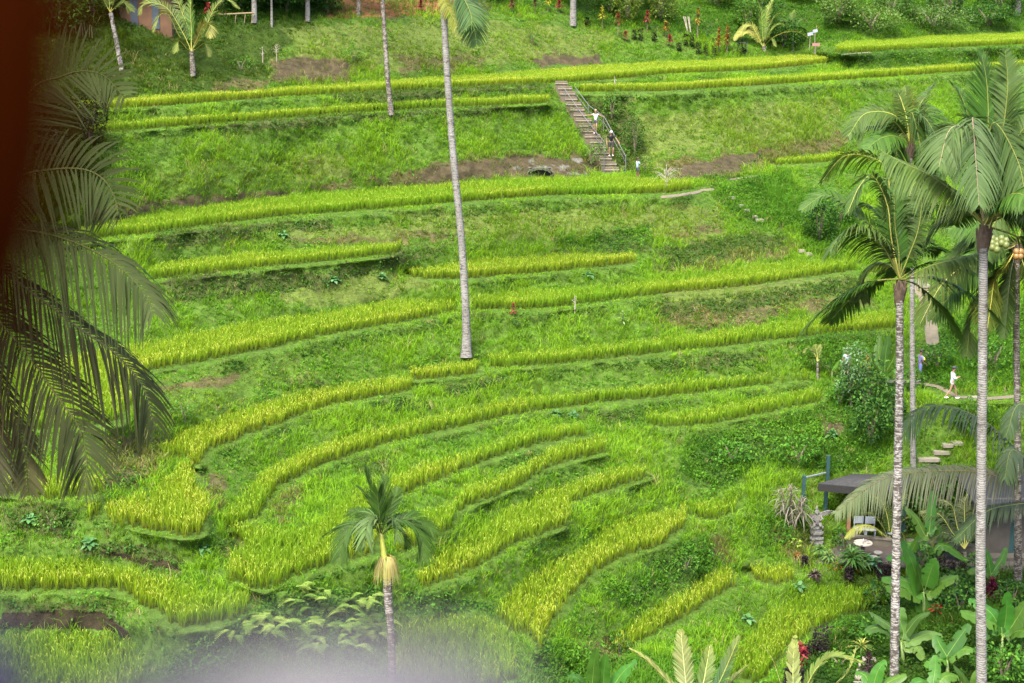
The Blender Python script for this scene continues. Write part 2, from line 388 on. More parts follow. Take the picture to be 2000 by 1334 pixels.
# roughness of the banks, none on level ground
soft = (flatmask | stairfix).astype(float)
for _ in range(3):
    p = np.pad(soft, 1, mode='edge'); soft = .2*(p[:-2, 1:-1]+p[2:, 1:-1]+p[1:-1, :-2]+p[1:-1, 2:]+p[1:-1, 1:-1])
soft = np.clip(soft*2.2, 0, 1)
P0 = at(UU, VV, 1/INV)
bump = ((fbm(P0, .9, 3)-.5)*1.0 + (fbm(P0, .25, 2)-.5)*.9)*(1-soft)
INV = 1/(1/INV - bump)
PG = at(UU, VV, 1/INV)
if __name__ == '__main__' and False: pass
for r in RICE: r['t'] = float(proj(r['plan'].mean(0))[2])
print('HEIGHTS', {r['k']: (round(r['z'], 1), round(r['t'])) for r in RICE})

# zones on the ground, outlines in photo pixels: what grows or shows there
DIRT = [  # bare earth
 [(190,405),(300,398),(420,385),(560,372),(700,352),(700,362),(455,386),(245,418),(150,440)],
 [(740,352),(830,325),(900,310),(1010,302),(1170,305),(1180,345),(1060,345),(900,352),(740,360)],
 [(535,120),(560,105),(640,112),(700,125),(700,150),(600,165),(530,160)], [(410,165),(540,150),(545,168),(420,182)],
 [(1040,108),(1180,104),(1175,122),(1040,132)], [(760,112),(960,110),(960,128),(800,140)], [(640,-60),(880,-60),(880,28),(640,38)],
 [(880,-60),(1000,-60),(960,22),(880,26)],
 [(1425,300),(1520,285),(1650,262),(1655,285),(1560,310),(1440,340),(1300,350),(1300,310)],
 [(1290,622),(1400,606),(1690,580),(1690,592),(1400,640),(1290,642)], [(1290,522),(1550,484),(1555,492),(1400,535),(1290,540)],
 [(1300,450),(1405,430),(1410,445),(1300,465)], [(560,466),(900,455),(880,472),(600,480)],
 [(1600,820),(1650,815),(1655,862),(1625,868),(1600,845)], [(1480,1040),(1585,1030),(1600,1110),(1570,1115)],
 [(1385,1030),(1420,1060),(1440,1100),(1410,1100),(1390,1070)], [(200,850),(310,850),(330,930),(240,955),(200,935)],
 [(520,1000),(560,960),(600,970),(545,1022)], [(395,935),(430,930),(440,1000),(420,1010)],
 [(280,755),(460,728),(480,742),(300,768)], [(1130,1265),(1200,1245),(1215,1300),(1140,1300)],
]
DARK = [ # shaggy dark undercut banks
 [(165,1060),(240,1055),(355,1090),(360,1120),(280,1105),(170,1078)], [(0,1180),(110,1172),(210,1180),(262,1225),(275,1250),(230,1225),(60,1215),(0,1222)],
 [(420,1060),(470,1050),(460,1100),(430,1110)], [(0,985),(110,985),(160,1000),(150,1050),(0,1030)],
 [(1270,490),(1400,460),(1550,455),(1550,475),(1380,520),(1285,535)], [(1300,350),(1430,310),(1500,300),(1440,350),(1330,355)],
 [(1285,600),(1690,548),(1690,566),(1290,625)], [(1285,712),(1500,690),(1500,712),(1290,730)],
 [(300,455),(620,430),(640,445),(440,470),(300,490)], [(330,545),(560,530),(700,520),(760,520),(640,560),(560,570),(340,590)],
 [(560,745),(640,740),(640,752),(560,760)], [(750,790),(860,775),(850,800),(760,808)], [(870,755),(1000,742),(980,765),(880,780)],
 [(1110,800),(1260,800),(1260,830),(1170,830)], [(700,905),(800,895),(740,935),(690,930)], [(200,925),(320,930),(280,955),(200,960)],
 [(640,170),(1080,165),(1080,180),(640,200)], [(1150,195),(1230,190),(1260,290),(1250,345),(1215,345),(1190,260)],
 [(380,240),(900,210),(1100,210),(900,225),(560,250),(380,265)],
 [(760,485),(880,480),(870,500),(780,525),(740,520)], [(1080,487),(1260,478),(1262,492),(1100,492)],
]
BARE = [ [(820,335),(900,318),(1010,306),(1172,308),(1180,345),(1060,345),(900,352),(820,356)], [(535,128),(560,108),(640,116),(690,128),(690,148),(600,160),(545,156)], [(1045,112),(1180,108),(1175,122),(1045,132)],
 [(1310,330),(1440,300),(1500,292),(1440,338),(1330,352)], [(215,425),(300,402),(420,388),(560,374),(560,383),(420,398),(300,412),(215,434)], [(0,1196),(110,1188),(205,1196),(255,1230),(270,1255),(225,1235),(60,1224),(0,1228)],
 [(200,1075),(345,1100),(350,1112),(280,1100),(200,1082)], [(1602,826),(1645,822),(1652,858),(1628,864),(1604,845)] ]
def lipband(k, d0, d1, u0=-99, u1=2200):
    f = next(r for r in RICE if r['k'] == k)['front']; f = f[(f[:, 0] > u0) & (f[:, 0] < u1)]
    return [tuple(q+[0, d0]) for q in f]+[tuple(q+[0, d1]) for q in f[::-1]]
LIPS = [lipband(*q) for q in (('B', 2, 16), ('D', 3, 20), ('F', 3, 20), ('G', 3, 14), ('H', 4, 24, 420), ('H2', 4, 16), ('J', 4, 18), ('L', 4, 20), ('K', 3, 12), ('O', 4, 16, 560), ('M', 6, 26), ('BB', 6, 20), ('U', 5, 16), ('Q', 4, 13), ('T', 4, 14), ('V', 5, 14), ('A', 3, 10), ('B2', 4, 14), ('AA', 4, 14), ('C', 3, 12))]
LUSH = [ [(-100,-90),(640,-90),(640,30),(480,46),(200,56),(-100,70)], [(880,-90),(1100,-90),(1100,15),(900,20)],
 # leafy undergrowth of the valley side
 [(1560,640),(1740,655),(1760,800),(1740,900),(1640,930),(1500,905),(1400,960),(1330,930),(1340,860),(1480,830),(1620,790),(1640,740),(1560,720)],
 [(1545,380),(1620,360),(1700,470),(1640,500),(1570,495)], [(1820,640),(2100,560),(2100,760),(1850,760),(1780,740)],
 [(1480,1010),(1560,1000),(1590,1060),(1480,1080)],[(1100,0),(2100,0),(2100,55),(1640,75),(1560,98),(1300,60),(1150,50)],
 [(1640,100),(2100,88),(2100,106),(1900,120),(1640,134)], [(1640,1170),(2100,1100),(2100,1400),(1500,1400),(1600,1240)],
 [(1390,370),(1540,340),(1600,420),(1550,450),(1480,440),(1420,410)], [(1180,1160),(1330,1070),(1400,1040),(1380,1110),(1220,1190)],
 [(1050,1240),(1210,1290),(1400,1290),(1400,1400),(1050,1400)], [(450,1230),(560,1150),(760,1150),(760,1400),(330,1400),(330,1290)],
 [(1080,470),(1270,440),(1270,480),(1100,482)], [(780,1150),(960,1180),(960,1195),(780,1200)],[(1350,1120),(1420,1080),(1400,1110),(1360,1140)],
 [(-60,200),(180,230),(210,330),(150,400),(-60,440)],
]
OLIVE = [ [(430,448),(900,436),(880,470),(600,478),(440,488)], [(1040,410),(1400,398),(1410,440),(1300,465),(1050,455)], [(260,745),(560,690),(560,712),(480,750),(480,800),(390,830),(300,790)],
 # drier yellow-green rough grass
 [(540,60),(900,35),(1180,60),(1180,110),(640,150),(540,120)], [(230,95),(540,60),(560,150),(250,175)], [(300,330),(640,300),(700,345),(330,385)],
 [(1230,230),(1640,190),(1660,260),(1500,290),(1250,300)], [(1290,560),(1700,540),(1690,600),(1300,640)],[(780,420),(1400,400),(1400,470),(1100,470),(790,470)],
 [(560,540),(780,530),(860,560),(700,590),(560,600)],[(640,690),(560,700),(600,740),(290,775),(300,740)],[(1230,230),(1290,230),(1300,340),(1250,340)],
]
def zone(u, v, polys):
    r = np.zeros(np.shape(u), bool)
    for p in polys: r |= inpoly(u, v, p)
    return r
# ------------------------------------------------------------------ ground sheet
zU, zV = UU.ravel(), VV.ravel()
wob = (fbm(PG.reshape(-1, 3), .7, 3)-.5)
zu2 = zU + wob*90; zv2 = zV + (fbm(PG.reshape(-1, 3)+31, .9, 3)-.5)*40
gcol = np.tile(np.array([.050, .095, .014]), (len(zU), 1))
mD = zone(zu2, zv2, DIRT); mK = zone(zu2, zv2, DARK); mO = zone(zu2, zv2, OLIVE)
mL = zone(zu2, zv2, LUSH)
gcol[zone(zu2, zv2, [[(1640,1110),(1700,1200),(1560,1290),(1600,1420),(2120,1420),(2120,950),(1800,930),(1640,960)], [(-100,-80),(640,-80),(640,40),(540,90),(520,170),(230,190),(-100,200)], [(-100,190),(190,190),(215,300),(150,430),(-100,450)]])] *= .5  # soil colour darkened here to stand in for shade under palms and trees
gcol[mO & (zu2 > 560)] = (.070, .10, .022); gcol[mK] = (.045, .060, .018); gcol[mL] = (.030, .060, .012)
mB = zone(zu2*.6+zU*.4, zv2*.5+zV*.5, BARE)
dn = fbm(PG.reshape(-1, 3)+9, 1.3, 3)[:, None]
gcol[mD] = (np.array([.085, .072, .032])*(1-dn)+np.array([.045, .052, .020])*dn)[mD]
red = inpoly(zU, zV, [(620,-80),(900,-80),(885,30),(640,36)]) 
gcol[mB] = (np.array([.070, .056, .032])*(1-dn)+np.array([.030, .028, .016])*dn)[mB]
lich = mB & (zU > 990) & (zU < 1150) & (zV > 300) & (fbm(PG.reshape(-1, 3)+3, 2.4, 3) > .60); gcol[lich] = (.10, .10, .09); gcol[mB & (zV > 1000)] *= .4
gcol[red] = (.125, .058, .024)
m, nt, out = newmat('hillside_soil')
a = nt.nodes.new('ShaderNodeAttribute'); a.attribute_name = 'Col'
tc = nt.nodes.new('ShaderNodeTexCoord')
nz = noise(nt, 2.2, 8, .75, tc.outputs['Object']); nz2 = noise(nt, .35, 4, .6, tc.outputs['Object'])
mm = nt.nodes.new('ShaderNodeMix'); mm.data_type = 'RGBA'; mm.blend_type = 'MULTIPLY'; mm.inputs[0].default_value = 1
nt.links.new(a.outputs['Color'], mm.inputs[6]); nt.links.new(ramp(nt, [(.3, (.45, .42, .4)), (.7, (1.5, 1.45, 1.3))], nz), mm.inputs[7])
p = N(nt, 'ShaderNodeBsdfPrincipled', Roughness=.95); p.inputs['Specular IOR Level'].default_value = .1
nt.links.new(mm.outputs[2], p.inputs['Base Color'])
b = N(nt, 'ShaderNodeBump', Strength=.9, Distance=.15); nt.links.new(nz, b.inputs['Height']); nt.links.new(b.outputs[0], p.inputs['Normal'])
nt.links.new(p.outputs[0], out.inputs[0]); SOIL = m
ii = (np.arange(NV-1)[:, None]*NU+np.arange(NU-1)[None]).ravel()
loops = np.c_[ii, ii+NU, ii+NU+1, ii+1].ravel()
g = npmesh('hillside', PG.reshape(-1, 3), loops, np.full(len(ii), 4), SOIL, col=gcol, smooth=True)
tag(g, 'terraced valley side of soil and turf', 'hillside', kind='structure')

# ------------------------------------------------------------------ blades
def blades(P, h, w, az, lean, c0, c1, c2=None, curl=.5, face=None):
    """one curved blade per row: foot P, height, width, azimuth and lean; colours foot, middle, tip"""
    n = len(P); c2 = c1 if c2 is None else c2
    d = np.c_[np.cos(az), np.sin(az), np.zeros(n)]; fa = az+math.pi/2 if face is None else face
    s = np.c_[np.cos(fa), np.sin(fa), np.zeros(n)]*(w/2)[:, None]
    z = np.array([0, 0, 1.]); h = h[:, None]; lean = lean[:, None]
    mid = P + z*h*.6 + d*h*lean*.35
    tip = P + z*h*(1-curl*lean*.5) + d*h*lean
    V = np.stack([P-s, P+s, mid-s*.9, mid+s*.9, tip], 1).reshape(-1, 3)
    cc = np.stack([c0, c0, c1, c1, c2], 1).reshape(-1, 3)
    return V, cc
TRI = np.array([0, 1, 3, 0, 3, 2, 2, 3, 4])
def blademesh(name, parts, mat):
    V = np.concatenate([p[0] for p in parts]); c = np.concatenate([p[1] for p in parts]); n = len(V)//5
    lo = (np.arange(n)[:, None]*5+TRI[None]).ravel()
    return npmesh(name, V, lo, np.full(n*3, 3), mat, col=c)
def mixc(a, b, t): return np.asarray(a)*(1-t[:, None])+np.asarray(b)*t[:, None]
def jit(c, a, r): return np.clip(c*(1+(r.random((len(c), 1))-.5)*a), 0, 1)*(1+(r.random((len(c), 3))-.5)*.12)

# ------------------------------------------------------------------ rice
for r in RICE:
    pl = r['plan']; z = r['z']+CAMZ; rr = np.random.default_rng(100+idx[r['k']])
    x0, y0 = pl[:, :2].min(0); x1, y1 = pl[:, :2].max(0)
    sp = .20
    X, Y = np.meshgrid(np.arange(x0, x1, sp), np.arange(y0, y1, sp)); X = X.ravel(); Y = Y.ravel()
    X = X + (rr.random(len(X))-.5)*.15; Y = Y + (rr.random(len(Y))-.5)*.15
    mrg = np.stack([X, Y, np.full(len(X), z)], 1)
    wx = (fbm(mrg, 1.1, 3)-.5)*.9
    m = inpoly(X+wx, Y+wx*.8, pl[:, :2]) & (rr.random(len(X)) > .06) & (fbm(mrg+9, 1.8, 2) > .2); Pc = mrg[m]
    u, v, t = proj(Pc); k = (u > -90) & (u < 2090) & (v < 1430); Pc = Pc[k]
    n = len(Pc)
    fr2 = onz(*densify(r['bot']).T, z); dmin = np.full(n, 1e9)
    for (ax, ay, _), (bx, by, _2) in zip(fr2[:-1], fr2[1:]):
        L2 = (bx-ax)**2+(by-ay)**2+1e-9; s_ = np.clip(((Pc[:, 0]-ax)*(bx-ax)+(Pc[:, 1]-ay)*(by-ay))/L2, 0, 1)
        dmin = np.minimum(dmin, np.hypot(Pc[:, 0]-ax-s_*(bx-ax), Pc[:, 1]-ay-s_*(by-ay)))
    edge = np.exp(-(dmin/.8)**2)
    rip = np.clip((r['y'] + (fbm(Pc, .22, 3)-.5)*1.0)*(.68+.32*edge), 0, 1); hv = r['ch']*(.80+.42*fbm(Pc+50, .8, 3))
    parts = []
    NL = 10
    B = np.repeat(Pc, NL, 0); q = len(B); ripe = np.repeat(rip, NL)
    az = rr.random(q)*6.283; B = B + np.c_[np.cos(az), np.sin(az), np.zeros(q)]*(rr.random(q)*.05)[:, None]
    h = np.repeat(hv, NL)*(.78+.42*rr.random(q)); t = ripe
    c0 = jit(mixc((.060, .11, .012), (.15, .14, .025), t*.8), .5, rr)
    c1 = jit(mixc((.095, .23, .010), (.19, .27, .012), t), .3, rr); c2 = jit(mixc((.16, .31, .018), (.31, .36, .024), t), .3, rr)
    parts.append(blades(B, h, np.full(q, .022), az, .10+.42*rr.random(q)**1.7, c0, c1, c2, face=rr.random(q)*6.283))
    NH = 4
    B = np.repeat(Pc, NH, 0); q = len(B); ripe = np.repeat(rip, NH); az = rr.random(q)*6.283
    keep = rr.random(q) < .08+.5*ripe*np.repeat(.45+.55*edge, NH); B = B[keep]; ripe = ripe[keep]; az = az[keep]; q = len(B)
    h = np.repeat(hv, NH)[keep]*(.85+.15*rr.random(q))
    d = np.c_[np.cos(az), np.sin(az), np.zeros(q)]
    B = B + d*(.05+.05*rr.random(q))[:, None] + np.c_[np.zeros((q, 2)), h*.88]
    hc = jit(mixc((.19, .28, .03), (.29, .31, .045), ripe), .4, rr)
    s = np.cross(d, [0, 0, 1.])*.014; L = (.12+.07*rr.random(q))[:, None]
    mid = B + d*L*.55 + np.array([0, 0, 1.])*L*.35; tip = B + d*L*1.2 - np.array([0, 0, 1.])*L*.5
    V = np.stack([B-s*.6, B+s*.6, mid-s, mid+s, tip], 1).reshape(-1, 3); parts.append((V, np.repeat(hc, 5, 0)))
    o = blademesh('rice_field', parts, LEAF)
    tag(o, r['lab'], 'rice field', 'rice fields on the terraces', 'stuff')

# ------------------------------------------------------------------ grass and undergrowth over the banks
a, b, c_, d_ = PG[:-1, :-1], PG[1:, :-1], PG[1:, 1:], PG[:-1, 1:]
area = .5*np.linalg.norm(np.cross(c_-a, d_-b), axis=-1)
cu, cv = UU[:-1, :-1]+ST/2, VV[:-1, :-1]+SV/2
rmask = np.zeros(cu.shape, bool)
for r in RICE: rmask |= inpoly(cu, cv, list(map(tuple, r['toe']))+[tuple(x) for x in np.c_[densify(r['bot'])[:, 0], densify(r['bot'])[:, 1]-1]])
NOGRASS = [ STAIR, [(1640,1066),(2120,1062),(2120,1108),(1640,1098)] ]
PATHS = []   # filled below: polylines of trodden paths with half widths, photo pixels
PATHS += [([(1290,386),(1330,382),(1362,376),(1372,372),(1395,371)], 4), ([(1822,522),(1800,548),(1800,570),(1812,600),(1818,640),(1822,675)], 13),
          ([(1640,107),(1700,103)], 1.6), ([(1700,748),(1760,745),(1830,755),(1870,776),(1920,780),(1990,775)], 4.5), 
          ([(1420,352),(1480,345)], 2),]
def pathdist(u, v):
    r = np.full(np.shape(u), 1e9)
    for pl, w in PATHS:
        for (x1, y1), (x2, y2) in zip(pl[:-1], pl[1:]):
            L = (x2-x1)**2+(y2-y1)**2; s = np.clip(((u-x1)*(x2-x1)+(v-y1)*(y2-y1))/L, 0, 1)
            r = np.minimum(r, np.hypot(u-x1-s*(x2-x1), (v-y1-s*(y2-y1))*1.6)/w)
    return r
inframe = (cu > -110) & (cu < 2240) & (cv > -90) & (cv < 1420)
wgt = np.where(inframe & ~rmask & ~zone(cu, cv, NOGRASS), area, 0)
# keep very glancing, far parts from taking everything
wgt = wgt*np.clip((cv+120)/300, .6, 1)
def sample(n, r, w=None):
    w = wgt if w is None else w
    cdf = np.cumsum(w.ravel()); k = np.searchsorted(cdf, r.random(n)*cdf[-1]); k = np.minimum(k, w.size-1)
    j, i = np.divmod(k, NU-1); fu, fv = r.random(n), r.random(n)
    P = (PG[j, i]*((1-fu)*(1-fv))[:, None]+PG[j, i+1]*(fu*(1-fv))[:, None]+PG[j+1, i]*((1-fu)*fv)[:, None]+PG[j+1, i+1]*(fu*fv)[:, None])
    return P, gu[i]+fu*ST, gv[j]+fv*SV, j, i
rr = np.random.default_rng(11)
TOT = wgt.sum(); print('GRASS AREA', TOT)
NT = int(TOT*36)
P, u, v, j, i = sample(NT, rr)
wb = (fbm(P, .7, 3)-.5)+(rr.random(NT)-.5)*.5; u2 = u+wb*60; v2 = v+(fbm(P+31, .9, 3)-.5+(rr.random(NT)-.5)*.6)*34
iD, iK, iO, iL = zone(u2, v2, DIRT), zone(u2, v2, DARK), zone(u2, v2, OLIVE), zone(u2, v2, LUSH)
flat = soft[j, i]
pd = pathdist(u, v)
pat = fbm(P+77, .35, 3); pat2 = fbm(P+177, 1.2, 3)
iB = zone(u2*.5+u*.5, v2*.4+v*.6, BARE); iP = zone(u, v2*.5+v*.5, LIPS) & (pat2 > .44); iK = iK | iP
keep = (pd > .9) & ~(iB & (rr.random(NT) > .10)) & ~(iD & (rr.random(NT) > np.clip((pat2-.22)*2.6, .2, .95)))
P, u, v, u2, v2, iD, iK, iO, iL, flat, pat, pat2, pd = [q[keep] for q in (P, u, v, u2, v2, iD, iK, iO, iL, flat, pat, pat2, pd)]
nT = len(P)
hgt = (.09+.40*np.clip((pat-.3)*2, 0, 1))*(1-.7*np.clip(flat*1.6, 0, 1))
hgt = np.where(iO, hgt*.8, hgt); hgt = np.where(iL, hgt*1.1, hgt); hgt = np.where(iK, .12+.12*pat2, hgt); hgt = np.where(pd < 2.5, .08, hgt)
ca = mixc((.074, .19, .009), (.155, .295, .014), np.clip((pat-.35)*3.2, 0, 1))
ca = np.where(iO[:, None], mixc((.088, .195, .011), (.18, .28, .018), pat2), ca)
ca = np.where(iL[:, None], mixc((.045, .14, .010), (.095, .21, .014), pat2), ca)
PAINTED_SHADE = [[(1640,1110),(1700,1200),(1560,1290),(1600,1420),(2120,1420),(2120,950),(1800,930),(1640,960)], [(-100,-80),(640,-80),(640,40),(540,90),(520,170),(230,190),(-100,200)], [(-100,190),(190,190),(215,300),(150,430),(-100,450)]]  # zones where shade is painted into the plant colours
ca = np.where(zone(u2, v2, PAINTED_SHADE)[:, None], ca*.42, ca)
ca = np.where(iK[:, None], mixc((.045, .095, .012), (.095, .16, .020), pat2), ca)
ca = np.where(iD[:, None], mixc((.075, .13, .016), (.16, .17, .035), pat2), ca)
dry = rr.random(nT) < np.where(iD, .14, np.where(iO, .07, .02))
ca[dry] = (.28, .25, .10)
NBL = 7
B = np.repeat(P, NBL, 0); q = len(B); az = rr.random(q)*6.283
B = B + np.c_[np.cos(az), np.sin(az), np.zeros(q)]*(rr.random(q)*.10)[:, None] - np.array([0, 0, .03])
h = np.repeat(hgt, NBL)*(.6+.8*rr.random(q)); cb = np.repeat(ca, NBL, 0)
tt_ = (rr.random(nT) < .035) & (flat < .5); h = np.where(np.repeat(tt_, NBL), h*1.9+.1, h); tallm = rr.random(q) < .06; h = np.where(tallm, h*1.5, h)
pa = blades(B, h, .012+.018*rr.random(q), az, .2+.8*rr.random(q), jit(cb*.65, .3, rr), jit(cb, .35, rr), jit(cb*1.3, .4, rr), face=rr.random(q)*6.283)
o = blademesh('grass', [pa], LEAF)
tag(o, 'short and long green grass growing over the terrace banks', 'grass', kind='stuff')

# broad leaved creepers and ferns: clouds of small leaves
def leaves(P, size, az, tilt, col, r, asp=.55):
    n = len(P); d = np.c_[np.cos(az)*np.cos(tilt), np.sin(az)*np.cos(tilt), -np.sin(tilt)]
    s = np.c_[-np.sin(az), np.cos(az), np.zeros(n)]*(size*asp/2)[:, None]; L = size[:, None]
    rl = (r.random(n)-.5)*1.2; s[:, 2] += rl*size*asp/2
    base = P; mid = P+d*L*.5+np.c_[np.zeros((n, 2)), size*.12]; tip = P+d*L
    V = np.stack([base, mid-s, tip, mid+s], 1).reshape(-1, 3)
    return V, np.repeat(col, 4, 0)
def leafmesh(name, parts, mat, parent=None, loc=None):
    V = np.concatenate([p[0] for p in parts]); c = np.concatenate([p[1] for p in parts]); n = len(V)//4
    lo = (np.arange(n)[:, None]*4+np.array([0, 1, 2, 0, 2, 3])[None]).ravel()
    return npmesh(name, V, lo, np.full(n*2, 3), mat, parent, col=c, loc=loc)
zL = zone(cu, cv, LUSH); zK = zone(cu, cv, DARK) | (zone(cu, cv, LIPS) & (fbm(.25*(a+b+c_+d_)+177, 1.2, 3) > .44))
patc = fbm(.25*(a+b+c_+d_)+177, .9, 3)
wl = wgt*(1-.95*zone(cu, cv, BARE))*(zL*1.0+zK*.8+(~zL & ~zK)*np.clip((patc-.47)*2, 0, .32))*(1-.8*(soft[:-1, :-1] > .5))
tot = wl.sum(); print('LEAF AREA', tot)
P, u, v, j, i = sample(int(tot*34), rr, wl)
kk = pathdist(u, v) > 1.3; P, u, v = P[kk], u[kk], v[kk]
sz = fbm(P+5, .8, 3); NLF = 7
lush = zone(u, v, LUSH); dk = zone(u, v, DARK+LIPS)
hh = np.where(lush, .75, .25)*np.clip((sz-.35)*2.2, .08, 1)
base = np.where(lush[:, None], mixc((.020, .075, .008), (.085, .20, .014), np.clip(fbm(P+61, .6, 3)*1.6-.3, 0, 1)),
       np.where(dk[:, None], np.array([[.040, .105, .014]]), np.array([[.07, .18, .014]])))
base = np.where(zone(u, v, PAINTED_SHADE)[:, None], base*.5, base)      # leaf colour darkened: shade painted over garden and upper left
B = np.repeat(P, NLF, 0); q = len(B)
B = B + np.c_[(rr.random((q, 2))-.5)*.34, rr.random(q)*np.repeat(hh, NLF)]
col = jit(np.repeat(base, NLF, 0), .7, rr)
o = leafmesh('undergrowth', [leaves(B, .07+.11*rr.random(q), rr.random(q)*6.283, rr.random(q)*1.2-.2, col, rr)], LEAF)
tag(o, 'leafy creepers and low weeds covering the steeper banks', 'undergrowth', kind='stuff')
# trodden paths: thin earth sheets 4 mm to 3 cm above the turf
EARTH = simple('path_earth', (.13, .108, .066), .95, .35, 1.5, .4)
def patch(name, pl, w, lab, mat=EARTH, lift=.03, rag=.35):
    d = densify(pl, 40); tn = np.gradient(d, axis=0); n = np.c_[-tn[:, 1], tn[:, 0]]; n /= np.linalg.norm(n, axis=1)[:, None]
    r_ = np.random.default_rng(int(pl[0][0])); ww = w*(1-rag/2+rag*np.interp(np.arange(40), np.arange(0, 41, 4), r_.random(11)))
    ww[0] *= .4; ww[-1] *= .4
    rows = []
    for s in (-1, -.5, 0, .5, 1):
        uu = d[:, 0]+n[:, 0]*ww*s; vv = d[:, 1]+n[:, 1]*ww*s*.62; rows.append(ground(uu, vv)+np.array([0, 0, lift]))
    Vt = np.stack(rows, 1).reshape(-1, 3); f = []
    for k in range(39):
        for s in range(4): f += [k*5+s, k*5+s+1, k*5+s+6, k*5+s+5]
    o = npmesh(name, Vt, f, [4]*(39*4), mat, smooth=True); tag(o, lab, 'path', kind='structure'); return o
plabs = ['pale trodden ledge at the end of the long curved field', 'sandy path climbing behind the right palms', 'thin pale path below the top right rice strip',
         'earth path on which the walkers stroll', 'narrow earth ledge left of the palm crowns']
for (pl, w), lb in zip(PATHS, plabs): patch('path', pl, w, lb)
# ------------------------------------------------------------------ builders
def mpp(t): return t/F                                  # metres per photo pixel at depth t
def gp(u, v): return ground(np.float64(u), np.float64(v))
def gz(x, y):
    """ground height under a plan position (searching down the sight lines)"""
    lo, hi = -120., 1690.
    for _ in range(40):
        mid = (lo+hi)/2; P = None
        u = 1000.
        for _k in range(3):
            t = depth(u, mid); q = at(u, mid, t); u = u+(x-q[0])/t*F
        q = at(u, mid, depth(u, mid))
        if q[1] > y: lo = mid
        else: hi = mid
    return float(q[2])
def smooth(pts, n):
    """Catmull-Rom through 3D points, n samples"""
    p = np.asarray(pts, float); p = np.vstack([2*p[0]-p[1], p, 2*p[-1]-p[-2]]); m = len(p)-3
    s = np.linspace(0, m-1e-6, n); i = s.astype(int); f = (s-i)[:, None]
    a, b, c, d = p[i], p[i+1], p[i+2], p[i+3]
    return .5*((2*b)+(-a+c)*f+(2*a-5*b+4*c-d)*f**2+(-a+3*b-3*c+d)*f**3)
def unit(a): return a/np.maximum(np.linalg.norm(a, axis=-1, keepdims=True), 1e-9)

def tri_strip(rows, cols, ncol=2):
    """rows: list of K arrays (n,3) pairs (L,R) -> verts (n*2K) and quads"""
    K = len(rows); V = np.stack([q for r in rows for q in r], 1)          # n, 2K, 3
    n = V.shape[0]; f = []
    for k in range(K-1): f.append([2*k, 2*k+1, 2*k+3, 2*k+2])
    f = np.array(f)
    lo = (np.arange(n)[:, None, None]*2*K+f[None]).reshape(-1)
    Cc = np.repeat(cols, 2*K, 0) if cols.ndim == 2 else cols.reshape(-1, 3)
    return V.reshape(-1, 3), lo, Cc
def join(parts):
    V = []; L = []; S = []; c = []; b = 0
    for v, l, s_, q in parts:
        V.append(v); L.append(np.asarray(l)+b); S.append(s_); c.append(q); b += len(v)
    return np.concatenate(V), np.concatenate(L), np.concatenate(S), np.concatenate(c)
def rod(path, rad, col, n=5):
    """tapered rod along a path as (verts, loops, sizes, colours)"""
    path = np.asarray(path); m = len(path); T = unit(np.gradient(path, axis=0))
    r = np.interp(np.arange(m), [0, m-1], rad) if len(np.atleast_1d(rad)) == 2 else np.broadcast_to(rad, m)
    ref = np.where(np.abs(T[:, 2:3]) > .9, [[0, 1., 0]], [[0, 0, 1.]]); A = unit(np.cross(T, ref)); B = np.cross(T, A)
    q = 2*math.pi*np.arange(n)/n
    V = path[:, None]+(A[:, None]*np.cos(q)[None, :, None]+B[:, None]*np.sin(q)[None, :, None])*r[:, None, None]
    lo = []
    for i in range(m-1):
        for k in range(n): lo += [i*n+k, i*n+(k+1) % n, (i+1)*n+(k+1) % n, (i+1)*n+k]
    return V.reshape(-1, 3), np.array(lo), np.full((m-1)*n, 4), np.tile(np.asarray(col, float), (m*n, 1))

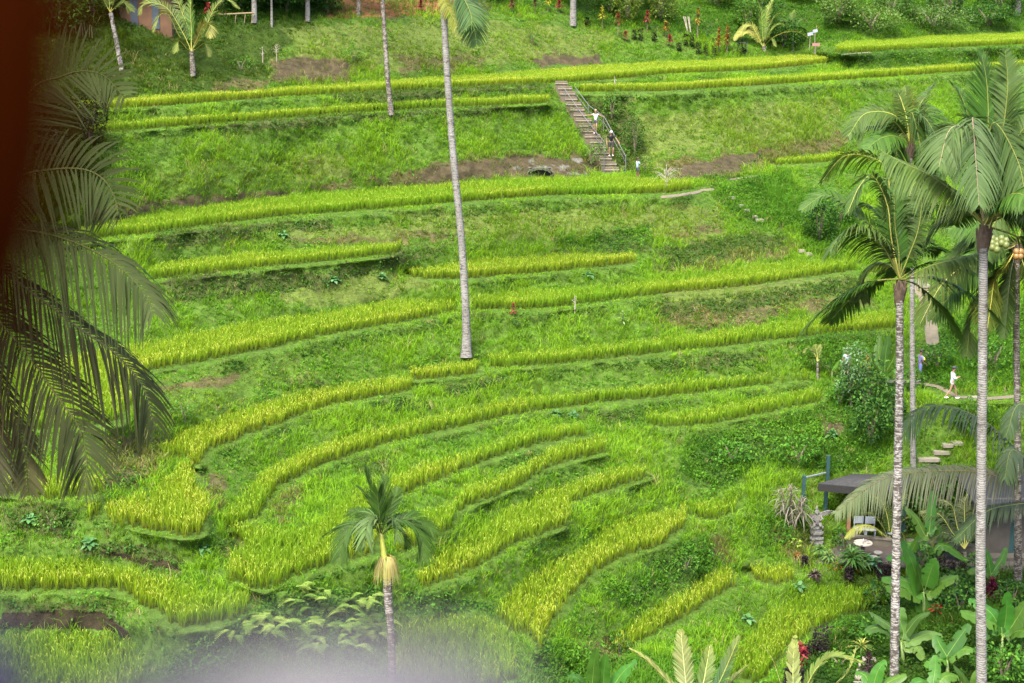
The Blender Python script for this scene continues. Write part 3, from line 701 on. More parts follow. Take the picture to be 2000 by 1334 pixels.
def frond(path, L=.8, n=56, droop=.5, roll=0., vee=.25, fwd=.6, w=.04, col=(.06, .12, .02), rach=(.22, .24, .06), rr=.035, s0=.2,
          seed=0, tipc=None, hang=0., wind=None, miss=.03, name='frond', parent=None, mat=None, org=None, var=.35, prof=None, bend=None):
    """a feather leaf: midrib along path and n pairs of drooping leaflets"""
    r = np.random.default_rng(seed+17); roll = roll or float(r.uniform(-.7, .7))
    P = smooth(path, 40); d = np.concatenate([[0], np.cumsum(np.linalg.norm(np.diff(P, axis=0), axis=1))]); tot = d[-1]
    s = np.linspace(s0, .995, n); s = np.repeat(s, 2)+(r.random(2*n)-.5)*.35/n; s = np.clip(s, 0, 1)
    side = np.tile([-1., 1.], n); k = r.random(2*n) > miss; s, side = s[k], side[k]; q = len(s)
    B = np.stack([np.interp(s*tot, d, P[:, i]) for i in range(3)], 1)
    T = unit(np.stack([np.interp(s*tot, d, np.gradient(P, axis=0)[:, i]) for i in range(3)], 1))
    upv = np.array([0, 0, 1.])+np.zeros((q, 3))
    Nn = upv-T*np.sum(upv*T, 1)[:, None]; bad = np.linalg.norm(Nn, axis=1) < .15
    Nn[bad] += np.array([0, .6, .0]); Nn = unit(Nn-T*np.sum(Nn*T, 1)[:, None])
    S = np.cross(T, Nn); cr, sr = math.cos(roll), math.sin(roll)
    N2 = Nn*cr+S*sr; S2 = S*cr-Nn*sr
    pr = (np.sin(np.pi*np.clip((s-s0)/(1-s0)*.80+.17, 0, 1))**.75) if prof is None else prof((s-s0)/(1-s0))
    ln = L*pr*(.88+.2*r.random(q)); f_ = fwd*(.7+.6*s)
    D = unit(T*f_[:, None]+S2*side[:, None]*.85+N2*vee+r.normal(0, .05, (q, 3)))
    g = np.array([0, 0, -1.]); W = unit(np.cross(D, np.cross(T, D))+r.normal(0, .13, (q, 3)))*(w*1.35/2)*(.8+.4*r.random(q))[:, None]
    dr = droop*(.75+.5*r.random(q))
    wv = np.array(wind if wind is not None else (0, 0, 0.))
    rows = []
    for x_, ww in ((0, .45), (.22, 1.), (.55, .85), (.82, .5), (1., .08)):
        C_ = B+D*(ln*x_)[:, None]+g*(ln*dr*x_**2*(1.0))[:, None]+wv*(ln*x_**2)[:, None]
        if bend: C_ = B+(C_-B)*1.0
        rows.append((C_-W*ww, C_+W*ww))
    c = np.asarray(col)*.62*(1+(r.random((q, 1))-.5)*var*2)*(1+(r.random((q, 3))-.5)*.12)
    if tipc is not None: c = c*(1-.5*s[:, None]**2)+np.asarray(tipc)*.5*s[:, None]**2
    V, lo, cc = tri_strip(rows, c); parts = [(V, lo, np.full(len(lo)//4, 4), cc)]
    parts.append(rod(P, (rr, rr*.25), rach, 5))
    V, lo, sz, cc = join(parts)
    if org is not None: V = V-np.asarray(org)
    return npmesh(name, V, lo, sz, mat or PALMLEAF, parent, col=np.clip(cc, 0, 1))

def barkmat(name, base, dark, light, rings=14., blotch=.35, white=.0):
    m, nt, out = newmat(name); tc = nt.nodes.new('ShaderNodeTexCoord')
    mp = N(nt, 'ShaderNodeMapping'); mp.inputs['Scale'].default_value = (1, 1, 1); nt.links.new(tc.outputs['Object'], mp.inputs[0])
    wv = N(nt, 'ShaderNodeTexWave', Scale=rings/6.28*1.6, Distortion=6.0, Detail=6); wv.bands_direction = 'Z'; wv.inputs['Detail Scale'].default_value = 1.5
    nt.links.new(mp.outputs[0], wv.inputs[0])
    mp2 = N(nt, 'ShaderNodeMapping'); mp2.inputs['Scale'].default_value = (1, 1, 1.8); nt.links.new(tc.outputs['Object'], mp2.inputs[0])
    n1 = noise(nt, 5, 6, .7, mp2.outputs[0]); n2 = noise(nt, 1.1, 3, .5, tc.outputs['Object'])
    c1 = ramp(nt, [(.0, tuple((p_*.6+q_*.4) for p_, q_ in zip(dark, base))), (.4, base), (.95, light)], wv.outputs['Fac'])
    mx = nt.nodes.new('ShaderNodeMix'); mx.data_type = 'RGBA'; nt.links.new(c1, mx.inputs[6])
    mx.inputs[7].default_value = (*dark, 1); nt.links.new(ramp(nt, [(.60-blotch*.3, (0, 0, 0)), (.66-blotch*.3, (1, 1, 1))], n1), mx.inputs[0])
    mx2 = nt.nodes.new('ShaderNodeMix'); mx2.data_type = 'RGBA'; mx2.blend_type = 'MULTIPLY'; mx2.inputs[0].default_value = 1
    nt.links.new(mx.outputs[2], mx2.inputs[6]); nt.links.new(ramp(nt, [(.3, (.75, .74, .7)), (.7, (1.2, 1.2, 1.2))], n2), mx2.inputs[7])
    p = N(nt, 'ShaderNodeBsdfPrincipled', Roughness=.9); p.inputs['Specular IOR Level'].default_value = .15
    nt.links.new(mx2.outputs[2], p.inputs['Base Color'])
    b = N(nt, 'ShaderNodeBump', Strength=.3, Distance=.02); nt.links.new(wv.outputs['Fac'], b.inputs['Height']); nt.links.new(b.outputs[0], p.inputs['Normal'])
    nt.links.new(p.outputs[0], out.inputs[0]); return m
BARK = barkmat('palm_bark', (.17, .16, .145), (.05, .042, .035), (.235, .225, .205), blotch=.40)
BARKW = barkmat('palm_bark_pale', (.130, .124, .110), (.060, .055, .048), (.185, .180, .165), 17., .22)
BARKD = barkmat('palm_bark_dark', (.13, .115, .095), (.05, .042, .034), (.20, .185, .16), 16., .45)
HUSK = simple('husk_fibre', (.10, .065, .04), .95, .6, 6, .6)
PETIOLE = simple('petiole', (.26, .24, .06), .6, .4, 4)
GREENSTEM = simple('green_stem', (.12, .18, .04), .6, .4, 5)
WOODSTEM = simple('woody_stem', (.16, .12, .08), .9, .5, 8, .4)

def trunk_mesh(name, pts, rads, mat, parent, org, ring=.11, amp=.018):
    P = np.asarray(pts, float); L = np.linalg.norm(np.diff(P, axis=0), axis=1).sum(); n = max(8, int(L/ring)*2)
    Q = smooth(P, n); s = np.linspace(0, 1, n); r = np.interp(s, np.linspace(0, 1, len(rads)), rads)
    r = r*(1+amp*(np.random.default_rng(n).random(n)-.3)*1.6)
    v, lo, sz, c = rod(Q-np.asarray(org), r, (1, 1, 1), 12)
    return npmesh(name, v, lo, sz, mat, parent, smooth=True)

def palm(name, label, group, trunk, widths, t, crown, fronds, mat=BARK, frd=None, nrand=6, Lr=4.2, coconuts=None, seed=1, boot=True, rand_dir=None, cat='palm'):
    """trunk: photo pixels from foot to top; t: depth at foot and at top; crown: pixel of the growing point"""
    frd = frd or {}
    tt = np.linspace(t[0], t[1], len(trunk)); pts = [at(u, v, q) for (u, v), q in zip(trunk, tt)]
    org = np.array(pts[0]); root = empty(name, org); tag(root, label, cat, group)
    trunk_mesh('trunk', pts, [w*mpp(t[0])/2 for w in widths], mat, root, org)
    tc_ = t[1]; cpos = np.array(at(crown[0], crown[1], tc_)); r = random.Random(seed)
    if boot:
        b = MB(); w0 = widths[-1]*mpp(tc_)/2; top = np.array(pts[-1])-org
        b.tube([top-np.array([0, 0, .45]), top-np.array([0, 0, .15]), top+np.array([0, 0, .2]), top+np.array([0, 0, .5])], [w0*1.05, w0*1.5, w0*1.55, w0*.7], 10)
        for k in range(9):
            a = k*2.4; b.tube([top+np.array([math.cos(a)*w0, math.sin(a)*w0, -.2+.05*k]), top+np.array([math.cos(a)*w0*1.9, math.sin(a)*w0*1.9, .25+.04*k])], [.07, .03], 5)
        b.build('crown_base', HUSK, root)
    for k, f in enumerate(fronds):
        o = dict(frd); dt = 0
        if isinstance(f, dict): o.update(f.get('o', {})); dt = f.get('dt', 0); f = f['p']
        m = len(f); path = [cpos]+[np.array(at(u, v, tc_+dt*(i+1)/m)) for i, (u, v) in enumerate(f)]
        frond(path, seed=seed*50+k, parent=root, org=org, **o)
    for k in range(nrand):
        a = r.uniform(0, 6.283) if rand_dir is None else r.uniform(*rand_dir); el = r.uniform(-.2, 1.2); L = Lr*r.uniform(.8, 1.1)
        d = np.array([math.cos(a), math.sin(a), 0]); path = [cpos]
        for q in (.25, .5, .75, 1.): path.append(cpos+d*L*q*math.cos(el)*.9+np.array([0, 0, L*q*math.sin(el)-L*.55*q*q]))
        o = dict(frd); frond(path, seed=seed*90+k, parent=root, org=org, **o)
    if coconuts:
        for (u, v, dt, rad, c) in coconuts:
            b = MB(); p = np.array(at(u, v, tc_+dt))-org; b.ball((0, 0, 0), (rad, rad, rad*1.15), 10, 7)
            b.build('coconut', c, root, smooth=True, loc=p)
    return root

def leafcloud(n, size, r, shape, col, lsz, jc=.6, hollow=.45):
    """n leaves spread through an ellipsoid/column shell (local coordinates)"""
    d = unit(r.normal(0, 1, (n, 3))); rad = hollow+(1-hollow)*r.random(n)**.5
    P = d*rad[:, None]*np.array(size)/2
    if shape == 'column': P[:, :2] = d[:, :2]*rad[:, None]*np.array(size[:2])/2; P[:, 2] = (r.random(n)-.5)*size[2]
    lump = .5+1.0*vnoise(P+r.random(3)*30, 3.6/max(size)); P = P*lump[:, None]
    c = np.asarray(col, float); c = c[r.integers(0, len(c), n)] if c.ndim == 2 else np.tile(c, (n, 1))
    return leaves(P, lsz*(.6+.8*r.random(n)), np.arctan2(d[:, 1], d[:, 0])+r.normal(0, .8, n), r.normal(.1, .6, n), jit(c, jc, r), r)
def shrub(u, v, wpx, hpx, col, label, cat='shrub', name='shrub', n=None, lsz=.12, shape='ball', group=None, stem=True, seed=None, dz=0., asp=.55, up=0.):
    P = gp(u, v); t = float(depth(u, v)); s = mpp(t); w = wpx*s; h = hpx*s/math.cos(PITCH)
    root = empty(name, P); tag(root, label, cat, group)
    r = np.random.default_rng(int(u*7+v) if seed is None else seed)
    n = n or int(np.clip(w*h*260, 60, 9000))
    lift = up*h
    V, c = leafcloud(n, (w, w*.9, h-lift), r, shape, col, lsz)
    V[:, 2] += (h-lift)/2+lift+dz
    leafmesh('foliage', [(V, c)], LEAF, root)
    if stem:
        b = MB()
        for k in range(3 if w > .5 else 1):
            a = k*2.1+.4; b.tube([(0, 0, -.15), (math.cos(a)*w*.08, math.sin(a)*w*.08, h*.4), (math.cos(a)*w*.2, math.sin(a)*w*.2, h*.8)], [max(.012, w*.03), max(.009, w*.02), .006], 6)
        b.build('stem', WOODSTEM, root)
    return root
def lance(u, v, hpx, cols, label, name='cordyline', cat='plant', n=26, L=None, w=.05, up=.55, group=None, stems=1, wh=None, arch=.5, seed=None, mat=None):
    """stems carrying whorls of narrow arching leaves"""
    P = gp(u, v); t = float(depth(u, v)); s = mpp(t); h = hpx*s/math.cos(PITCH)
    root = empty(name, P); tag(root, label, cat, group); r = np.random.default_rng(int(u*3+v) if seed is None else seed)
    L = L or h*.5; V = []; b = MB()
    rows = []; cl = []
    for k in range(stems):
        ox, oy = (r.random(2)-.5)*(.35*h*(stems > 1)); hh = h*(1 if k == 0 else .6+.4*r.random())
        b.tube([(ox*.3, oy*.3, -.1), (ox*.7, oy*.7, hh*up*.6), (ox, oy, hh*up+.02)], [max(.015, h*.02), max(.012, h*.016), .01], 6)
        for i in range(n):
            a = i*2.4+r.random()*.6; f = i/n; z0 = hh*(up*(.75+.25*f)) if wh is None else hh*(wh+(up-wh)*f)
            el = .1+1.25*f**1.3+r.normal(0, .12); d = np.array([math.cos(a)*math.cos(el), math.sin(a)*math.cos(el), math.sin(el)]); l = L*(.75+.45*r.random())
            W = np.cross(d, [0, 0, 1.]); W = W/max(np.linalg.norm(W), .1)*w/2; B = np.array([ox, oy, z0])
            rw = []
            for x_, ww in ((0, .4), (.3, 1), (.65, .9), (1, .05)):
                c_ = B+d*l*x_+np.array([0, 0, -1.])*l*arch*x_*x_; rw += [c_-W*ww, c_+W*ww]
            rows.append(rw); cl.append(cols[int(r.integers(len(cols)))])
    R = np.array(rows); n_ = len(R); Vv = R.reshape(-1, 3); f = np.array([[0, 1, 3, 2], [2, 3, 5, 4], [4, 5, 7, 6]])
    lo = (np.arange(n_)[:, None, None]*8+f[None]).reshape(-1); c = np.repeat(jit(np.array(cl, float), .5, r), 8, 0)
    npmesh('foliage', Vv, lo, np.full(n_*3, 4), mat or LEAF, root, col=np.clip(c, 0, 1))
    b.build('stem', WOODSTEM, root)
    return root
def bigleaf(path, W, col, seed, org, parent, mid=(.16, .24, .05), fold=.3, name='leaf', n=26, tear=.3, mat=None, droop=0):
    """a banana leaf: broad blade folded along its midrib, edge torn here and there"""
    r = np.random.default_rng(seed); P = smooth(path, n); T = unit(np.gradient(P, axis=0)); s = np.linspace(0, 1, n)
    up = np.array([0, 0, 1.])+np.array([0, -.45, 0]); S = unit(np.cross(T, up)+1e-6); Nn = np.cross(S, T)
    wd = W/2*np.sin(np.pi*np.clip(s*.93+.04, 0, 1))**.45*(s > .12)+.012
    V = []; lo = []; sz = []; cc = []
    c0 = np.array(col)
    for sd in (-1, 1):
        b = len(V); base = []
        for i in range(n):
            e = wd[i]*(1-(r.random()**6)*tear); cols = c0*(.9+.25*r.random())
            for j, x_ in enumerate((0, .5, 1)):
                V.append(P[i]+S[i]*sd*e*x_+Nn[i]*e*x_*fold*(1-.9*x_)-np.array([0, 0, 1])*e*x_*x_*.25*(1+r.random()*tear*.4)); cc.append(cols*(1.1 if j == 0 else 1))
        for i in range(n-1):
            if r.random() < .16*tear*2 and i > 4: rng_ = (0,)
            else: rng_ = (0, 1)
            for j in rng_: lo += [b+i*3+j, b+i*3+j+1, b+(i+1)*3+j+1, b+(i+1)*3+j]; sz.append(4)
    parts = [(np.array(V), np.array(lo), np.array(sz), np.array(cc)), rod(P-Nn*.008, (.022, .008), mid, 5)]
    V, lo, sz, cc = join(parts)
    return npmesh(name, V-np.asarray(org), lo, sz, mat or BANANALEAF, parent, col=np.clip(cc, 0, 1), smooth=True)
def banana(u, v, leafs, label, t=None, W=.5, col=(.06, .17, .02), stem=True, name='banana_plant', cat='banana plant', group='banana plants', crown=None, rr=.09):
    """leafs: photo-pixel polylines from crown to tip, optional depth offset of the tip"""
    t0 = float(depth(u, v)) if t is None else t; P = np.array(at(u, v, t0)); root = empty(name, P); tag(root, label, cat, group)
    cp = np.array(at(*(crown or leafs[0][0]), t0))
    b = MB(); q = cp-P; b.tube([(0, 0, -.2), q*.5, q], [rr, rr*.8, rr*.4], 8); b.build('stem', GREENSTEM, root, smooth=True)
    rd = random.Random(int(u+v))
    for k, l in enumerate(leafs):
        dt = rd.uniform(-.8, .5); m = len(l)-1
        pts = [at(a, c, t0+dt*(i/m)) for i, (a, c) in enumerate(l)]
        if np.linalg.norm(pts[0]-cp) > .1: pts = [cp]+pts
        if len(pts) == 2: pts.insert(1, (pts[0]+pts[1])/2+np.array([0, -.05, .08]))
        cl = np.array(col)*rd.uniform(.4, .8)*np.array([rd.uniform(.8, 1.4), 1, 1])
        bigleaf(pts, W*rd.uniform(.8, 1.15), cl, k+int(u), P, root)
    return root

# people -------------------------------------------------------------
SKIN = simple('skin', (.25, .135, .09), .6, .1, 6); SKIND = simple('skin_tanned', (.13, .062, .038), .6, .1, 6)
def skinmesh(name, verts, edges, radii, mat, parent, sub=2, root=0):
    me = bpy.data.meshes.new(name); me.from_pydata([tuple(v) for v in verts], edges, [])
    o = bpy.data.objects.new(name, me); me.materials.append(mat); link(o, parent)
    sk = o.modifiers.new('skin', 'SKIN'); sk.use_smooth_shade = True
    for i, r in enumerate(radii):
        sv = me.skin_vertices[0].data[i]; sv.radius = (r, r) if not hasattr(r, '__len__') else r; sv.use_root = (i == root)
    ss = o.modifiers.new('sub', 'SUBSURF'); ss.levels = sub; ss.render_levels = sub
    return o
def person(foot, rz, label, J, shirt, shorts, H=1.7, skin=None, hair=(.03, .02, .015), sleeve=.5, leg=.45, longshirt=0., hat=None, bag=None, shoe=(.4, .4, .4), extras=None, hairlen=0.):
    """J: joints in body units (x right, y forward, z up; 1 = full height)"""
    skin = skin or SKIN; root = empty('person', foot, rz); tag(root, label, 'person')
    j = dict(pel=(0, 0, .53), waist=(0, 0, .61), chest=(0, .0, .72), neck=(0, 0, .825), head=(0, .01, .93),
             shL=(-.105, 0, .80), elL=(-.14, -.01, .63), haL=(-.15, .04, .485), shR=(.105, 0, .80), elR=(.14, -.01, .63), haR=(.15, .04, .485),
             hiL=(-.052, 0, .51), knL=(-.055, .01, .28), anL=(-.055, 0, .05), hiR=(.052, 0, .51), knR=(.055, .01, .28), anR=(.055, 0, .05))
    j.update(J); j = {k: Vector(x)*H for k, x in j.items()}
    vs = []; rs = []; es = []; ix = {}
    def v(k, p, r): ix[k] = len(vs); vs.append(p); rs.append(r*H)
    def e(a, b): es.append((ix[a], ix[b]))
    v('pel', j['pel'], .058); v('waist', j['waist'], .050); v('chest', j['chest'], .060); v('neck', j['neck'], .028)
    v('hb', j['neck']*.45+j['head']*.55, .040); v('head', j['head']+Vector((0, 0, .01)), .048); v('crown', j['head']+Vector((0, -.005, .055))*H/1.7*1.0, .036)
    for a, b in (('pel', 'waist'), ('waist', 'chest'), ('chest', 'neck'), ('neck', 'hb'), ('hb', 'head'), ('head', 'crown')): e(a, b)
    for s in 'LR':
        v('sh'+s, j['sh'+s], .030); v('el'+s, j['el'+s], .022); v('ha'+s, j['ha'+s], .015); e('chest', 'sh'+s); e('sh'+s, 'el'+s); e('el'+s, 'ha'+s)
        d = (j['ha'+s]-j['el'+s]).normalized(); v('pa'+s, j['ha'+s]+d*.035*H, .017); e('ha'+s, 'pa'+s)
        sx = Vector((1, 0, 0)) if abs(d.x) < .7 else Vector((0, 1, 0)); sx = (sx-d*sx.dot(d)).normalized()
        for q in range(4):
            k = 'f%d%s' % (q, s); L = (.040, .046, .043, .034)[q]*H; b0 = j['ha'+s]+d*.045*H+sx*(q-1.5)*.011*H
            v(k+'a', b0+d*L*.4, .0056); v(k+'b', b0+d*L*.9+Vector((0, 0, -.008*H)), .0045); e('pa'+s, k+'a'); e(k+'a', k+'b')
        v('th'+s, j['ha'+s]+d*.03*H+sx*.028*H, .006); e('ha'+s, 'th'+s)
        v('hi'+s, j['hi'+s], .046); v('kn'+s, j['kn'+s], .030); v('ca'+s, j['kn'+s]*.6+j['an'+s]*.4, .029); v('an'+s, j['an'+s], .018)
        e('pel', 'hi'+s); e('hi'+s, 'kn'+s); e('kn'+s, 'ca'+s); e('ca'+s, 'an'+s)
        v('to'+s, j['an'+s]+Vector((0, .085, -.030))*H, .016); e('an'+s, 'to'+s)
    body = skinmesh('body', vs, es, rs, skin, root, 1)
    head = j['head']; b = MB()
    b.ball(head+Vector((0, .052, .0))*H, (.009*H, .014*H, .014*H), 6, 4); b.build('nose', skin, body, True)
    b = MB(); em = simple('eye_dark', (.02, .02, .02), .3); 
    for s in (-1, 1): b.ball(head+Vector((s*.018, .045, .012))*H, .006*H, 6, 4)
    b.build('eyes', em, body, True)
    b = MB(); b.box(head+Vector((0, .047, -.022))*H, (.026*H, .008*H, .006*H)); b.build('mouth', simple('lips', (.25, .09, .07), .6), body)
    b = MB()
    for s in (-1, 1): b.ball(head+Vector((s*.050, .0, .0))*H, (.007*H, .012*H, .016*H), 6, 4)
    b.build('ears', skin, body, True)
    b = MB(); b.ball(head+Vector((0, -.012, .030))*H, (.054*H, .058*H, .052*H), 12, 8)
    if hairlen: b.tube([head+Vector((0, -.05, .01))*H, head+Vector((0, -.075, -.04))*H, head+Vector((0, -.07, -.04-hairlen))*H], [.022*H, .018*H, .008*H], 7)
    b.build('hair', simple('hair', hair, .6, .3, 30), root, True)
    # shirt
    sm = simple('shirt_cloth', shirt, .85, .15, 5, .1); x = []; r_ = []; ed = []
    def A(p, r): x.append(p); r_.append(r*H); return len(x)-1
    a0 = A(j['pel']+Vector((0, 0, -longshirt*H)), .068+longshirt*.15); a1 = A(j['waist'], .060); a2 = A(j['chest'], .069); a3 = A(j['neck']-Vector((0, 0, .015))*H, .040); ed += [(a0, a1), (a1, a2), (a2, a3)]
    for s in 'LR':
        a4 = A(j['sh'+s], .038); ed.append((a2, a4)); a5 = A(j['sh'+s].lerp(j['el'+s], min(1, sleeve*2)), .034); ed.append((a4, a5))
        if sleeve > .5: a6 = A(j['el'+s].lerp(j['ha'+s], sleeve*2-1), .028); ed.append((a5, a6))
    skinmesh('shirt', x, ed, r_, sm, root, 1)
    x = []; r_ = []; ed = []; pm = simple('shorts_cloth', shorts, .85, .15, 5, .1)
    a0 = A(j['waist']-Vector((0, 0, .02))*H, .060); a1 = A(j['pel'], .068); ed.append((a0, a1))
    for s in 'LR':
        a2 = A(j['hi'+s], .055); a3 = A(j['hi'+s].lerp(j['kn'+s], leg*1.6), .050); ed += [(a1, a2), (a2, a3)]
    skinmesh('shorts', x, ed, r_, pm, root, 1)
    for s in 'LR':
        b = MB(); p = j['an'+s]; b.ball(p+Vector((0, .035, -.025))*H, (.030*H, .072*H, .024*H), 10, 6); b.build('shoe', simple('shoe_cloth', shoe, .7, .15), root, True)
    if hat:
        b = MB(); b.ball(head+Vector((0, -.006, .040))*H, (.060*H, .066*H, .048*H), 12, 8); b.box(head+Vector((0, .078, .030))*H, (.075*H, .07*H, .008*H)); b.build('cap', simple('cap_cloth', hat, .8, .2), root, True)
    if bag: 
        b = MB(); b.box(Vector(bag[0])*H, [q*H for q in bag[1]], taper=.85); 
        if len(bag) > 3: b.tube([Vector(q)*H for q in bag[3]], .012*H, 6)
        b.build('bag', simple('bag_cloth', bag[2], .8, .2), root)
    return root
# ------------------------------------------------------------------ things close to the lens, out of focus
def closeup(name, poly, t0, t1, mat, label, cat):
    n = len(poly); V = []
    for k, (t, sc) in enumerate(((t0, .985), (t0+.006, 1), (t1, 1))):
        cu_, cv_ = np.mean(poly, 0)
        for u, v in poly: V.append(at(cu_+(u-cu_)*sc, cv_+(v-cv_)*sc, t)) 
    V = np.array(V); org = V.mean(0); V = V-org; f = [list(range(n))[::-1]]+[[a*n+i, a*n+(i+1) % n, (a+1)*n+(i+1) % n, (a+1)*n+i] for a in (0, 1) for i in range(n)]+[[2*n+i for i in range(n)]]
    o = npmesh(name, V, [i for q in f for i in q], [len(q) for q in f], mat, loc=org); tag(o, label, cat); return o
closeup('wooden_post', [(168,-260),(166,150),(152,330),(120,500),(66,640),(0,760),(-70,860),(-300,980),(-900,1000),(-900,-260)], .16, .20,
        simple('red_brown_wood', (.016, .0028, .0004), .9, .3, 30, spec=.0), 'dark red brown carved post blurred along the left edge', 'post')
closeup('chair_back', [(110,1400),(200,1318),(330,1276),(500,1258),(760,1254),(900,1262),(985,1296),(1035,1380),(1050,1700),(110,1700)], .20, .24,
        simple('pale_grey_paint', (.060, .054, .064), .6, .06, 10), 'pale grey rounded chair back blurred across the bottom edge', 'chair back')
closeup('cushion', [(-300,1150),(-80,1190),(10,1225),(80,1300),(130,1420),(100,1650),(-300,1650)], .22, .27,
        simple('lavender_cloth', (.075, .058, .088), .9, .1, 20), 'lavender cushion blurred in the bottom left corner', 'cushion')

# ------------------------------------------------------------------ coconut palms
GREENF = dict(L=1.05, n=84, droop=.5, col=(0.046, 0.118, 0.008), tipc=(.075, .14, .03), rach=(.16, .18, .04), w=.050)
P3F = [dict(p=[(1924,380),(1930,260),(1928,170),(1917,104)], o=dict(L=1.35, roll=.2, vee=.05, droop=.1, fwd=.9, col=(0.034, 0.108, 0.007), miss=0, n=84, w=.055)),
       dict(p=[(1935,380),(1958,260),(1968,170),(1963,98)], dt=-.5, o=dict(L=1.2, roll=-.5, droop=.25, fwd=.8, col=(0.067, 0.108, 0.024), n=80)),
       dict(p=[(1913,360),(1900,285),(1878,247),(1852,258),(1834,325)], dt=-1.5, o=dict(L=1.3, droop=.75, col=(0.077, 0.116, 0.034), n=80, rach=(.28, .22, .12))),
       dict(p=[(1910,330),(1895,245),(1878,190),(1855,160)], dt=1, o=dict(L=1.0, droop=.15, fwd=.8, roll=.4, col=(0.048, 0.116, 0.010), n=70)),
       dict(p=[(1880,388),(1815,342),(1760,317),(1722,296)], dt=-1, o=dict(L=1.15, droop=.8, vee=.05, col=(0.086, 0.134, 0.024), n=84)),
       dict(p=[(1890,412),(1862,411),(1838,430),(1815,462)], dt=1.5, o=dict(L=1.0, droop=.6, col=(0.096, 0.143, 0.019))),
       dict(p=[(1950,418),(1985,413),(2030,430),(2070,480)], dt=-1, o=dict(L=1.1, droop=.85, col=(0.086, 0.134, 0.024))),
       dict(p=[(1945,370),(1975,290),(2010,240),(2050,230)], dt=-.6, o=dict(L=1.2, droop=.5, col=(0.058, 0.099, 0.019), n=76)),
       dict(p=[(1940,360),(1960,250),(1990,160),(2030,120)], dt=1.2, o=dict(L=1.2, droop=.3, col=(0.048, 0.108, 0.014), n=76)),
       dict(p=[(1925,350),(1940,240),(1990,320),(2005,420)], dt=-1.6, o=dict(L=1.1, droop=.9, col=(0.043, 0.081, 0.014))),
       dict(p=[(1918,340),(1900,230),(1905,300),(1912,400)], dt=-2.2, o=dict(L=1.2, droop=.8, col=(0.067, 0.108, 0.038), rach=(.2, .15, .1))),
       dict(p=[(1938,395),(1985,350),(2020,360),(2050,420)], dt=1.6, o=dict(L=1.0, droop=.6)),
       dict(p=[(1905,370),(1870,310),(1830,300),(1790,350)], dt=1.8, o=dict(L=1.0, droop=.7, col=(0.048, 0.090, 0.014)))]
pr = palm('coconut_palm', 'nearest right coconut palm with the thickest white blotched trunk, crown at the right edge', 'coconut palms of the valley',
     [(1917,1700),(1917,1334),(1915,1100),(1917,900),(1919,700),(1921,470)], [23, 21, 19.5, 19, 18, 17], (50, 50), (1922,440), P3F, BARKW, GREENF, nrand=12, seed=3, Lr=4.5,
     rand_dir=(-1.2, 2.2))
inf = MB()
for k in range(16):
    a = k*.4; q = np.array(at(1936, 420, 49.6))-np.array(pr.location); inf.tube([q, q+np.array([.25+.3*math.cos(a), -.1, .25*math.sin(a)+.25]), q+np.array([.3+.6*math.cos(a), -.15, .35*math.sin(a)-.15])], [.025, .018, .01], 5)
inf.build('flower_stalk', simple('flower_stalk_yellow', (.42, .36, .08), .7, .3, 5), pr)
P1F = [dict(p=[(1738,505),(1719,476),(1676,447),(1644,458),(1622,490)], dt=-1.5, o=dict(L=1.15, droop=.8, col=(0.077, 0.125, 0.029), n=80)),
       dict(p=[(1728,470),(1690,432),(1640,393),(1608,382),(1566,410)], dt=-.5, o=dict(L=1.0, droop=.35, vee=.35, col=(0.053, 0.116, 0.014), n=76)),
       dict(p=[(1740,470),(1735,350),(1715,313),(1651,304),(1604,355)], dt=1, o=dict(L=1.05, droop=.7, vee=.3, col=(0.072, 0.125, 0.012), rach=(.35, .34, .08), n=80)),
       dict(p=[(1742,470),(1733,400),(1706,345),(1680,362),(1656,414)], dt=-1, o=dict(L=1.0, droop=.6, col=(0.062, 0.116, 0.024), rach=(.35, .34, .08))),
       dict(p=[(1755,490),(1748,440),(1746,370)], o=dict(L=1.2, droop=.2, fwd=1.0, vee=0, col=(0.034, 0.099, 0.008), n=80, w=.05)),
       dict(p=[(1775,500),(1793,450),(1800,390),(1790,330)], dt=-.6, o=dict(L=1.05, droop=.7, col=(0.058, 0.099, 0.022))),
       dict(p=[(1768,545),(1790,532),(1822,518),(1868,506),(1915,495)], dt=-2, o=dict(L=1.0, droop=.95, col=(0.096, 0.143, 0.024), s0=.3, n=70)),
       dict(p=[(1745,480),(1722,430),(1690,400),(1650,420)], dt=1.2, o=dict(L=1.0, droop=.5, col=(0.034, 0.081, 0.008))),
       dict(p=[(1768,490),(1790,440),(1830,400),(1860,430)], dt=1.4, o=dict(L=1.0, droop=.6, col=(0.048, 0.099, 0.014))),
       dict(p=[(1740,520),(1710,515),(1690,540),(1682,580)], dt=.6, o=dict(L=.85, droop=.7, col=(0.067, 0.099, 0.010))),
       dict(p=[(1760,480),(1770,420),(1785,360),(1830,330)], dt=2, o=dict(L=1.0, droop=.4, col=(0.043, 0.090, 0.010)))]
palm('coconut_palm', 'right palm with a slim trunk blackened by dark patches, its crown left of the others', 'coconut palms of the valley',
     [(1738,1600),(1746,1334),(1750,1100),(1754,900),(1757,740),(1757,575)], [19, 18, 17, 17, 15.5, 14], (56, 56), (1757,545), P1F, BARK, GREENF, nrand=9, seed=8, Lr=4., rand_dir=(-.3, 3.3))
t2 = float(depth(1783, 912))
